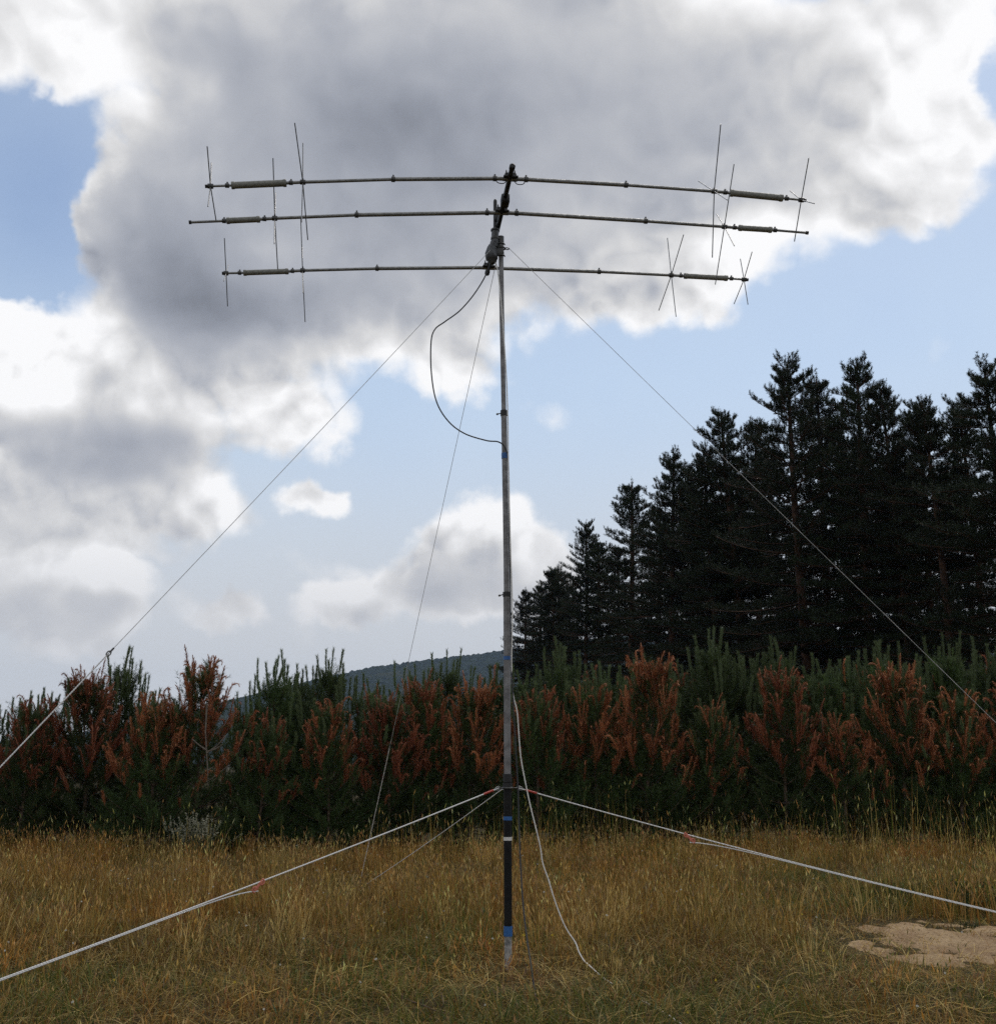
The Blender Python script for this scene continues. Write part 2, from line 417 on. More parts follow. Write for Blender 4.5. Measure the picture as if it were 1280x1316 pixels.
def make_ground():
    m, nt = new_mat('dry_meadow_soil')
    co = nt.n('ShaderNodeTexCoord').outputs['Object']
    a = nt.noise(co, 0.45, 5, 0.6); b = nt.noise(co, 9, 6, 0.7); c = nt.noise(co, 60, 4, 0.7)
    k = nt.mix(nt.ramp(a, .35, .65), (0.036, 0.028, 0.010), (0.055, 0.038, 0.015))
    k = nt.mix(nt.ramp(b, .42, .65), k, (0.045, 0.042, 0.018))
    k = nt.mix(nt.ramp(c, .5, .75), k, (0.15, 0.11, 0.06))
    principled(nt, k, 0.95, 0, c, 0.1, 0.8, 0.03)
    xs = np.unique(np.concatenate([np.linspace(-5000, -60, 14), np.linspace(-60, -16, 10), np.arange(-16, 16.01, 0.2), np.linspace(16, 60, 10), np.linspace(60, 5000, 14)]))
    ys = np.unique(np.concatenate([np.linspace(-550, -20, 10), np.linspace(-20, 4, 8), np.arange(4, 27.01, 0.2), np.linspace(28, 120, 14), np.linspace(140, 5500, 16)]))
    Xg, Yg = np.meshgrid(xs, ys)
    near = (np.abs(Xg) <= 16) & (Yg >= 4) & (Yg <= 27)
    Zg = np.where(near, ground_z(Xg, Yg), 0.0)
    V = np.stack([Xg, Yg, Zg], -1).reshape(-1, 3)
    nx = len(xs); i = np.arange(len(ys) - 1)[:, None] * nx; j = np.arange(nx - 1)[None]
    f = np.stack([i + j, i + j + 1, i + nx + j + 1, i + nx + j], -1).reshape(-1, 4)
    o = MB().add(V, f).build("ground", m); tag(o, "dry brownish meadow soil under the grass", None, None, 'structure')

    # bare sandy patch: a low trodden sheet a little above the soil
    m, nt = new_mat('bare_sandy_soil')
    co = nt.n('ShaderNodeTexCoord').outputs['Object']
    a = nt.noise(co, 2.5, 5, 0.6); b = nt.noise(co, 22, 6, 0.7); c = nt.noise(co, 120, 3, 0.7)
    k = nt.mix(nt.ramp(a, .35, .65), (0.44, 0.315, 0.185), (0.32, 0.215, 0.125))
    k = nt.mix(nt.ramp(b, .50, .66), k, (0.19, 0.115, 0.06))
    k = nt.mix(nt.ramp(c, .58, .75), k, (0.58, 0.46, 0.31))
    principled(nt, k, 0.95, 0, b, 0.1, 0.9, 0.04)
    th = np.linspace(0, 2 * math.pi, 221)[:-1]; rr = np.linspace(0, 1, 80)
    V = []
    for r in rr:
        x = PATCH[0] + 1.95 * r * np.cos(th); y = PATCH[1] + 1.95 * r * np.sin(th)
        e = patch_r(x, y)
        z = ground_z(x, y) + 0.002 + (0.034 * (field(x, y, 0.16, 31) - 0.5) + 0.022 * np.maximum(field(x, y, 0.055, 32) - 0.62, 0) + 0.012 * field(x, y, 0.025, 33)) * np.clip(3 * (1 - r), 0, 1) + np.where(e > 0.8, -0.035 * (e - 0.8) / 0.3, 0.006)
        V.append(np.stack([x, y, z], -1))
    V = np.concatenate(V); n = 220
    i = np.arange(len(rr) - 1)[:, None] * n; j = np.arange(n)[None]; kk = (j + 1) % n
    f = np.stack([i + j, i + kk, i + n + kk, i + n + j], -1).reshape(-1, 4)
    o = MB().add(V, f).build("dirt_patch", m); tag(o, "bare trodden sandy soil patch in the grass", None, None, 'structure')

# ------------------------------------------------------------------ grass
def blades(mb, base, h, lean, az, width, c0, c1, seg=3):
    """curved tapering blades: base (n,3), height, lean (fraction of height), azimuth"""
    n = len(base)
    d = np.stack([np.cos(az), np.sin(az), np.zeros(n)], 1)
    fa = rng.random(n) * math.pi
    s = np.stack([np.cos(fa), np.sin(fa), np.zeros(n)], 1)
    V, C = [], []
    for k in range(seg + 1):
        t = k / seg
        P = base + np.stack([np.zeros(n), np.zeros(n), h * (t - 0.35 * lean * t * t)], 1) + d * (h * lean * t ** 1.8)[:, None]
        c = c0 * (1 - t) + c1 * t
        if k < seg:
            wv = s * (width * (1 - 0.75 * t) * 0.5)[:, None]
            V += [P - wv, P + wv]; C += [c, c]
        else:
            V += [P]; C += [c]
    V = np.stack(V, 1); C = np.stack(C, 1); m = V.shape[1]
    f = []
    for k in range(seg - 1):
        q = 2 * k; f += [[q, q + 1, q + 3], [q, q + 3, q + 2]]
    q = 2 * (seg - 1); f += [[q, q + 1, q + 2]]
    f = np.array(f)
    mb.add(V.reshape(-1, 3), (f[None] + (np.arange(n) * m)[:, None, None]).reshape(-1, 3), C.reshape(-1, 3))
    return V[:, -1], d

def heads(mb, tip, d, L, W, c):
    """slim seed heads: two crossed diamonds hanging on at the tip"""
    n = len(tip)
    up = np.stack([d[:, 0] * 0.35, d[:, 1] * 0.35, np.ones(n) * 0.9], 1)
    for s in (np.stack([-d[:, 1], d[:, 0], np.zeros(n)], 1), d):
        a = tip - up * (L * 0.25)[:, None]; e = tip + up * (L * 0.75)[:, None]
        md = tip + up * (L * 0.2)[:, None]
        V = np.stack([a, md + s * (W / 2)[:, None], e, md - s * (W / 2)[:, None]], 1)
        C = np.repeat(c[:, None, :], 4, 1)
        f = np.array([[0, 1, 2], [0, 2, 3]])
        mb.add(V.reshape(-1, 3), (f[None] + (np.arange(n) * 4)[:, None, None]).reshape(-1, 3), C.reshape(-1, 3))

def meadow_points(dens, y0, y1, extra=1.3):
    P = []
    for ya in np.arange(y0, y1, 0.5):
        hw = 0.50 * (ya + 0.25) + extra
        n = int(dens(ya) * 2 * hw * 0.5)
        x = (rng.random(n) * 2 - 1) * hw; y = ya + rng.random(n) * 0.5
        P.append(np.stack([x, y], 1))
    return np.concatenate(P)

STRAW = np.array([[.36, .24, .070], [.29, .17, .042], [.25, .115, .030], [.44, .31, .11], [.19, .095, .026], [.12, .07, .022], [.56, .43, .20], [.17, .125, .040]]) * np.array([1.12, 1.12, 0.90])
GREEN = np.array([[.090, .110, .018], [.13, .135, .026], [.055, .078, .016], [.17, .155, .036]]) * 1.1

def foot_r(x, y):                       # trodden short around the foot of the mast
    a = np.clip(0.35 + 0.65 * (np.hypot((x - 0.09) / 0.5, (y - 8.9) / 0.9) - 0.45), 0.35, 1)
    return a * np.clip(0.45 + 0.55 * (np.hypot((x - 4.1) / 1.5, (y - 8.9) / 0.9) - 0.6), 0.45, 1)

def make_grass():
    m, nt = new_mat('meadow_grass')
    c = nt.n('ShaderNodeAttribute', attribute_name="shade").outputs['Color']
    b = nt.n('ShaderNodeBsdfPrincipled'); nt.link(c, b.inputs['Base Color']); b.inputs['Roughness'].default_value = 0.6
    b.inputs['Specular IOR Level'].default_value = 0.25
    t = nt.n('ShaderNodeBsdfTranslucent'); nt.link(c, t.inputs['Color'])
    mx = nt.n('ShaderNodeMixShader'); mx.inputs[0].default_value = 0.3
    nt.link(b.outputs[0], mx.inputs[1]); nt.link(t.outputs[0], mx.inputs[2])
    nt.link(mx.outputs[0], nt.n('ShaderNodeOutputMaterial').inputs[0])
    mb = MB()

    def pick(tab, n): return tab[rng.integers(0, len(tab), n)] * (0.75 + 0.5 * rng.random((n, 1)))
    def greenness(x, y):
        g = field(x, y, 1.6, 11) * 0.7 + field(x, y, 0.5, 12) * 0.5 - 0.08
        g = g + 0.10 * np.clip((9.6 - y) / 2.0, 0, 1) + 0.28 * np.clip((x - 2.4) / 2, 0, 1) * np.clip((17 - y) / 4, 0, 1) - 0.22 * np.clip((y - 11) / 2, 0, 1) * (x < 4)
        return g
    def thin(P, keep): return P[rng.random(len(P)) < keep]

    # 1: low understorey
    P = meadow_points(lambda y: 620 if y < 11 else (430 if y < 16 else 260), 5.8, 23.5)
    pr = patch_r(P[:, 0], P[:, 1]); P = thin(P, np.clip((pr - 0.50) / 0.75, 0.08, 1))
    n = len(P); g = greenness(P[:, 0], P[:, 1])
    isg = (rng.random(n) < np.clip((g - 0.24) * 1.8, 0.12, 0.9))[:, None]
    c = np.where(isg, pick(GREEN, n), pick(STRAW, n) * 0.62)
    pr = patch_r(P[:, 0], P[:, 1]); foot = foot_r(P[:, 0], P[:, 1])
    h = foot * (0.07 + 0.15 * rng.random(n)) * (0.7 + 0.9 * field(P[:, 0], P[:, 1], 0.7, 14)) * np.clip(0.35 + (pr - 1.0) * 1.0, 0.3, 1)
    B = np.concatenate([P, ground_z(P[:, 0], P[:, 1])[:, None] - 0.01], 1)
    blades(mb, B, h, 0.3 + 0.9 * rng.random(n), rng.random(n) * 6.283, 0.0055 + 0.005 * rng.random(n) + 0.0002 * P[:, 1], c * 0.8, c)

    # 2: dead matted litter lying flat near the front
    P = meadow_points(lambda y: 330 if y < 11 else 90, 5.8, 18)
    P = thin(P, np.clip((patch_r(P[:, 0], P[:, 1]) - 0.30) / 0.8, 0.16, 1))
    n = len(P); c = pick(STRAW, n) * 1.1
    B = np.concatenate([P, ground_z(P[:, 0], P[:, 1])[:, None] + 0.005], 1)
    blades(mb, B, 0.10 + 0.22 * rng.random(n), 1.6 + 1.2 * rng.random(n), rng.random(n) * 6.283, 0.003 + 0.003 * rng.random(n), c, c * 1.1)

    # 3: dry stalks with seed heads in tussocks, tall behind the mast
    def sd(y): return 13 if y < 8.6 else (19 if y < 10 else (28 if y < 14 else (23 if y < 19 else 20)))
    T = meadow_points(sd, 5.8, 23.2)
    clump = field(T[:, 0], T[:, 1], 0.8, 21) * 0.6 + field(T[:, 0], T[:, 1], 2.1, 22) * 0.4
    T = thin(T, np.clip((clump - 0.30) * 3.4, 0.08, 1))
    cnt = rng.integers(5, 24, len(T)); idx = np.repeat(np.arange(len(T)), cnt); n = len(idx)
    ta, tl = rng.random(len(T)) * 6.283, rng.random(len(T))
    off = rng.normal(size=(n, 2)) * (0.05 + 0.10 * rng.random(len(T))[idx])[:, None]
    P = T[idx] + off
    k = rng.random(n) < np.clip((patch_r(P[:, 0], P[:, 1]) - 0.85) / 0.5, 0.015, 1) * (P[:, 1] < 22.2 + 0.7 * np.tanh(P[:, 0] / 4))
    P, idx, off = P[k], idx[k], off[k]; n = len(P)
    x, y = P[:, 0], P[:, 1]
    fr_ = foot_r(x, y)
    tall = np.clip((y - 8.6) / 2.6, 0.0, 1) * (0.55 + 0.45 * np.clip(1.4 - 0.22 * np.clip(x - 2.5, 0, 9), 0.3, 1))
    h = fr_ * (0.21 + 0.13 * tall) * (0.6 + 0.8 * field(x, y, 1.4, 28)) * (0.35 + 1.0 * rng.random(n)) * (0.65 + 0.7 * rng.random(len(T))[idx])
    g = greenness(x, y)
    isg = (rng.random(n) < np.clip((g - 0.50) * 1.6, 0.03, 0.6))[:, None]
    warm = field(x, y, 1.9, 25)[:, None]
    tc = (STRAW[rng.integers(0, len(STRAW), len(T))] * (0.5 + 0.8 * rng.random((len(T), 1))))[idx]
    c = np.where(isg, pick(GREEN, n) * 1.2, 0.72 * tc + 0.30 * pick(STRAW, n))
    rusty = np.clip((field(x, y, 0.85, 26) - 0.52) * 5, 0, 1)[:, None]
    pale = np.clip((field(x, y, 0.65, 27) - 0.58) * 5, 0, 1)[:, None]
    c = c * (1 + 0.65 * rusty * (np.array([[1.05, .76, .52]]) - 1)) * (1 + pale * (np.array([[1.25, 1.22, 1.35]]) - 1))
    B = np.concatenate([P, ground_z(x, y)[:, None] - 0.01], 1)
    az = np.where(rng.random(n) < 0.5, np.arctan2(off[:, 1], off[:, 0]), ta[idx] + rng.normal(size=n) * 0.8)
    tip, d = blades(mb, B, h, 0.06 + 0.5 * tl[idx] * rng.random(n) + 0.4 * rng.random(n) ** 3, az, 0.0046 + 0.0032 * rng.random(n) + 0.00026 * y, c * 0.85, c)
    k = rng.random(n) < 0.42
    heads(mb, tip[k], d[k], 0.03 + 0.07 * rng.random(k.sum()), 0.005 + 0.008 * rng.random(k.sum()) + 0.0003 * y[k], np.clip(c[k] * 1.2 + 0.10 * rng.random((k.sum(), 1)), 0, .75))

    # 4: tall pale grass along the foot of the young pines
    P = meadow_points(lambda y: 46, 19.5, 23.6)
    n = len(P); x, y = P[:, 0], P[:, 1]
    h = (0.35 + 0.75 * rng.random(n) ** 1.8) * (0.45 + 0.9 * field(x, y, 1.3, 41)) * (1 + 0.25 * np.tanh(x / 3)); c = pick(STRAW, n) * np.array([1.0, 1.05, 1.1])
    gg = rng.random(n)[:, None] < 0.28
    c = np.where(gg, pick(GREEN, n) * 1.5, c)
    B = np.concatenate([P, ground_z(x, y)[:, None] - 0.01], 1)
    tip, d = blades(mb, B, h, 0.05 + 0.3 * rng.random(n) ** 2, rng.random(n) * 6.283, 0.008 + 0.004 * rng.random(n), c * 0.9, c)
    k = rng.random(n) < 0.5
    heads(mb, tip[k], d[k], 0.06 + 0.09 * rng.random(k.sum()), 0.010 + 0.010 * rng.random(k.sum()), np.clip(c[k] * 1.5 + 0.05, 0, .6))

    # long bleached straws lying in front
    S = []
    for (xa, ya, xb, yb) in ((980, 1311, 1090, 1306), (1060, 1309, 1150, 1303), (1190, 1298, 1278, 1295), (1215, 1303, 1285, 1301), (700, 1300, 760, 1312), (300, 1290, 360, 1270), (420, 1255, 480, 1240), (1000, 1262, 1060, 1250)):
        A, Bq = on_ground(xa, ya, .06), on_ground(xb, yb, .08)
        S.append((A, Bq))
    for A, Bq in S:
        Pq = spline([A, A * .6 + Bq * .4 + [0, .03, .03], A * .3 + Bq * .7 + [0, -.02, .0], Bq], 5)
        t_ = MB().tube(Pq, 0.0035, 5)
        V_ = np.concatenate(t_.v); mb.add(V_, np.concatenate(t_.f), np.tile([[.60, .44, .14]], (len(V_), 1)))

    # 5: tiny white and yellow flower heads
    P = meadow_points(lambda y: 1.6, 6.5, 20)
    P = P[patch_r(P[:, 0], P[:, 1]) > 1.1]; n = len(P)
    B = np.concatenate([P, ground_z(P[:, 0], P[:, 1])[:, None]], 1)
    h = 0.15 + 0.3 * rng.random(n)
    tip, d = blades(mb, B, h, 0.1 + 0.3 * rng.random(n), rng.random(n) * 6.283, np.full(n, 0.003), pick(GREEN, n), pick(GREEN, n))
    fc = np.where(rng.random((n, 1)) < 0.5, np.array([[.6, .58, .5]]), np.array([[.55, .42, .05]]))
    heads(mb, tip, d, np.full(n, 0.02), 0.014 + 0.012 * rng.random(n), fc)
    o = mb.build("grass", m, smooth=False)
    tag(o, "dry golden brown meadow grass with seed heads and green tufts", None, None, 'stuff')

# ------------------------------------------------------------------ needles
def paths(B, d0, g, L, bend, power, K_=9):
    """curved shoots: base, start direction, bend direction, length, total bend angle"""
    n = len(B)
    g = g - d0 * np.sum(g * d0, 1)[:, None]
    g /= np.linalg.norm(g, axis=1)[:, None] + 1e-9
    P = [B]
    for k in range(1, K_):
        t = (k - 0.5) / (K_ - 1)
        a = bend * t ** power
        dr = d0 * np.cos(a)[:, None] + g * np.sin(a)[:, None]
        P.append(P[-1] + dr * (L / (K_ - 1))[:, None])
    return np.stack(P, 1)           # n,K,3

def needles(mb, P, per, nl, wid, splay, tint, t0=0.0, t1=1.0, taper=0.3, droop=0.0):
    n, K_, _ = P.shape
    t = t0 + (t1 - t0) * rng.random((n, per))
    s = t * (K_ - 1); i = np.clip(s.astype(int), 0, K_ - 2); fr = (s - i)[..., None]
    ar = np.arange(n)[:, None]
    A, Bv = P[ar, i], P[ar, i + 1]
    base = A * (1 - fr) + Bv * fr
    ax = Bv - A; ax /= np.linalg.norm(ax, axis=-1)[..., None] + 1e-9
    rnd = rng.normal(size=base.shape)
    rad = rnd - ax * np.sum(rnd * ax, -1)[..., None]
    rad /= np.linalg.norm(rad, axis=-1)[..., None] + 1e-9
    sp = splay * (0.7 + 0.6 * rng.random((n, per)))[..., None]
    dr = ax * np.cos(sp) + rad * np.sin(sp)
    dr[..., 2] -= droop
    nl_ = np.asarray(nl)
    if nl_.ndim == 1: nl_ = nl_[:, None]
    ln = (nl_ * (1 - taper * t) * (0.75 + 0.5 * rng.random((n, per))))[..., None]
    side = np.cross(dr, rng.normal(size=dr.shape)); side /= np.linalg.norm(side, axis=-1)[..., None] + 1e-9
    w = wid * 0.5
    V = np.stack([base - side * w, base + side * w, base + dr * ln], 2).reshape(-1, 3)
    tt = np.asarray(tint, float)
    if tt.ndim == 1: tt = tt[:, None]
    tv = np.clip(tt + 0.25 * (rng.random((n, per)) - 0.5), 0, 1)
    tv = np.repeat(tv.reshape(-1), 3)
    mb.add(V, np.arange(len(V)).reshape(-1, 3), tv)

def ribs(mb, P, r0, r1, tint=0.0):
    """thin three-sided stems along the paths"""
    n, K_, _ = P.shape
    T = np.gradient(P, axis=1); T /= np.linalg.norm(T, axis=-1)[..., None] + 1e-9
    ref = np.array([0.31, 0.77, 0.55])
    u = np.cross(T, ref); u /= np.linalg.norm(u, axis=-1)[..., None] + 1e-9
    w = np.cross(T, u)
    t = np.linspace(0, 1, K_)[None, :, None]
    r0 = np.asarray(r0, float).reshape(-1, 1, 1); r1 = np.asarray(r1, float).reshape(-1, 1, 1)
    r = r0 * (1 - t) + r1 * t
    ring = [P + r * (math.cos(a) * u + math.sin(a) * w) for a in (0, 2.094, 4.189)]
    V = np.stack(ring, 2)           # n,K,3,3
    f = []
    for k in range(K_ - 1):
        for j in range(3):
            a, b = k * 3 + j, k * 3 + (j + 1) % 3
            f += [[a, b, b + 3], [a, b + 3, a + 3]]
    f = np.array(f)
    mb.add(V.reshape(-1, 3), (f[None] + (np.arange(n) * K_ * 3)[:, None, None]).reshape(-1, 3), np.full(n * K_ * 3, float(tint)))

def unit(v): return v / (np.linalg.norm(v, axis=-1)[..., None] + 1e-9)

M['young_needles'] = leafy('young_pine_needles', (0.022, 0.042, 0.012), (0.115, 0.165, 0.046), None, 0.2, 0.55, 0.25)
M['candle'] = leafy('candle_needles', (0.080, 0.120, 0.050), (0.160, 0.195, 0.090), None, 0.2, 0.55, 0.2)
M['rust'] = leafy('rust_red_needles', (0.19, 0.053, 0.026), (0.49, 0.175, 0.074), (0.70, 0.47, 0.31), 0.3, 0.6, 0.22)
M['pine_needles'] = leafy('old_pine_needles', (0.008, 0.014, 0.006), (0.027, 0.041, 0.016), None, 0.10, 0.6, 0.3)

def young_pine(name, h, spread, red, candle, seed, top_red=False):
    """a young plantation pine: trunk, needle crown, upright candle shoots and rust-red dead shoots"""
    global rng
    keep = rng; rng = np.random.default_rng(seed)
    root = empty(name)
    t = MB()
    bendx, bendy = rng.normal(size=2) * 0.05
    zz = np.linspace(0, h, 10)
    tr = np.stack([bendx * np.sin(zz * 1.7), bendy * np.sin(zz * 1.3 + 1), zz - 0.05], 1)
    t.tube(tr, np.linspace(0.05, 0.012, 10) * (h / 3), 8)
    crown, rust = MB(), MB()
    SB, SD, SL, STH, SBR, nbr = [], [], [], [], [], 0
    z = 0.12
    while z < h - 0.15:
        f = z / h
        nb = rng.integers(5, 8)
        a0 = rng.random() * 6.28
        for k in range(nb):
            az = a0 + 6.283 * k / nb + rng.normal() * 0.15
            bl = spread * (1.12 - 0.84 * f ** 1.3) * (0.75 + 0.45 * rng.random())
            elv = R(8 + 38 * f + rng.normal() * 7)
            d0 = np.array([math.cos(az) * math.cos(elv), math.sin(az) * math.cos(elv), math.sin(elv)])
            B0 = np.array([[np.interp(z, zz, tr[:, 0]), np.interp(z, zz, tr[:, 1]), z]])
            Pb = paths(B0, d0[None], np.array([[0, 0, 1.0]]), np.array([bl]), np.array([R(28)]), 1.2, 9)
            ribs(t, Pb, [0.012], [0.005])
            ns = int(4 + 8 * bl); nbr += 1
            for q in range(ns):
                s = 0.25 + 0.75 * (q + rng.random() * 0.6) / ns
                i = min(int(s * 8), 7); P0 = Pb[0, i] * (1 - (s * 8 - i)) + Pb[0, i + 1] * (s * 8 - i)
                dv = unit(Pb[0, i + 1] - Pb[0, i])
                sd = unit(np.cross(dv, [0, 0, 1.0])) * (1 if q % 2 else -1)
                v = unit(dv * 0.75 + sd * (0.25 + 0.6 * rng.random()) * (s < 0.95) + np.array([0, 0, 0.25 + 0.5 * rng.random()]))
                SBR.append(nbr); SB.append(P0); SD.append(v); SL.append((0.16 + 0.20 * rng.random()) * (0.7 + 0.5 * f)); STH.append((P0[2], s))
        z += 0.24 + 0.10 * rng.random()
    SB, SD, SL, STH, SBR = np.array(SB), np.array(SD), np.array(SL), np.array(STH), np.array(SBR)
    n = len(SB)
    # which shoots died back: mostly outer ones in the upper part
    u = STH[:, 0] / h
    pr = red * np.clip((u - 0.34) / 0.28, 0, 1) * np.clip(STH[:, 1] * 1.3 - 0.25, 0, 1)
    bid = SBR; clus = (rng.random(bid.max() + 1) * 0.75 + 0.25 * rng.random(bid.max() + 1))[bid]
    isr = rng.random(n) < np.clip(pr * (0.12 + 1.6 * (clus > 0.29)), 0, 0.92)
    G = ~isr
    P = paths(SB[G], SD[G], np.tile([0, 0, 1.0], (G.sum(), 1)), SL[G], np.full(G.sum(), R(20)), 1.0, 5)
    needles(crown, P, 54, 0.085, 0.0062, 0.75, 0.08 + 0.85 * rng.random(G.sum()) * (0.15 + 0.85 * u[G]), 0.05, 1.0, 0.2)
    # inner fill so that the heart of the tree is dense
    k = rng.integers(0, n, int(n * 1.3))
    Bf = SB[k] * np.array([0.72, 0.72, 1]) + rng.normal(size=(len(k), 3)) * 0.08
    P = paths(Bf, unit(SD[k] + rng.normal(size=(len(k), 3)) * 0.4), np.tile([0, 0, 1.0], (len(k), 1)), SL[k], np.zeros(len(k)), 1.0, 4)
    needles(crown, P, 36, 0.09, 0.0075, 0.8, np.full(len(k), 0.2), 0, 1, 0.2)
    parts = []
    t.build("trunk", M['stem'], root)
    crown.build("crown", M['young_needles'], root, smooth=False)
    # upright candles at the tips and the leader
    cand = MB()
    top = tr[-1]
    CB, CD, CL = [top], [unit(np.array([rng.normal() * .05, rng.normal() * .05, 1.0]))], [candle * (0.8 + 0.3 * rng.random())]
    for k in range(rng.integers(4, 6)):
        a = rng.random() * 6.28
        CB.append(top + np.array([0, 0, -0.02])); CD.append(unit(np.array([math.cos(a) * .38, math.sin(a) * .38, 1.0]))); CL.append(candle * (0.4 + 0.3 * rng.random()))
    upper = np.where((STH[:, 1] > 0.8) & (u > 0.62) & G)[0]
    rng.shuffle(upper)
    for k in upper[:26]:
        CB.append(SB[k] + SD[k] * SL[k] * 0.6); CD.append(unit(np.array([SD[k, 0] * .25, SD[k, 1] * .25, 1.0]))); CL.append(candle * (0.35 + 0.4 * rng.random()))
    CB, CD, CL = np.array(CB), np.array(CD), np.array(CL)
    P = paths(CB, CD, rng.normal(size=CB.shape), CL, np.full(len(CB), R(8)), 1.0, 6)
    dead = np.zeros(len(CB), bool)
    if top_red:
        dead[:] = rng.random(len(CB)) < 0.75
    ribs(cand, P[~dead], np.full((~dead).sum(), 0.014), np.full((~dead).sum(), 0.010), 0.2) if (~dead).any() else None
    if (~dead).any():
        needles(cand, P[~dead], 300, 0.080, 0.0068, 0.50, np.full((~dead).sum(), 0.5), 0.0, 1.0, 0.05)
        cand.build("candle_shoots", M['candle'], root, smooth=False)
    # rust-red shoots with hooked tips
    if isr.any() or dead.any():
        RB, RD, RL = SB[isr], unit(SD[isr] + np.array([0, 0, 0.95])), SL[isr] * (0.8 + 0.7 * rng.random(isr.sum())) + 0.12
        if dead.any():
            RB = np.concatenate([RB, CB[dead]]); RD = np.concatenate([RD, CD[dead]]); RL = np.concatenate([RL, CL[dead] * 1.05])
        m = len(RB)
        outw = np.stack([RD[:, 0], RD[:, 1], np.full(m, -0.3)], 1) + rng.normal(size=(m, 3)) * 0.3
        bend = np.where(rng.random(m) < 0.48, R(130) + R(110) * rng.random(m), R(35) * rng.random(m))
        P = paths(RB, RD, outw, RL, bend, 5.5, 15)
        tn = 0.80 * rng.random(m) ** 1.3
        ribs(rust, P, np.full(m, 0.006), np.full(m, 0.0085), 0.88)
        needles(rust, P, 130, 0.100, 0.0075, 0.55, tn, 0.0, 0.90, 0.40, 0.10)
        needles(rust, P, 24, 0.030, 0.0055, 0.4, 0.62 + 0.25 * rng.random(m), 0.6, 1.0, 0.2, 0.1)
        r = rust.build("rusty_shoots", M['rust'], root, smooth=False)
        r["label"] = "rust red dying shoots with hooked tips"
    rng = keep
    return root

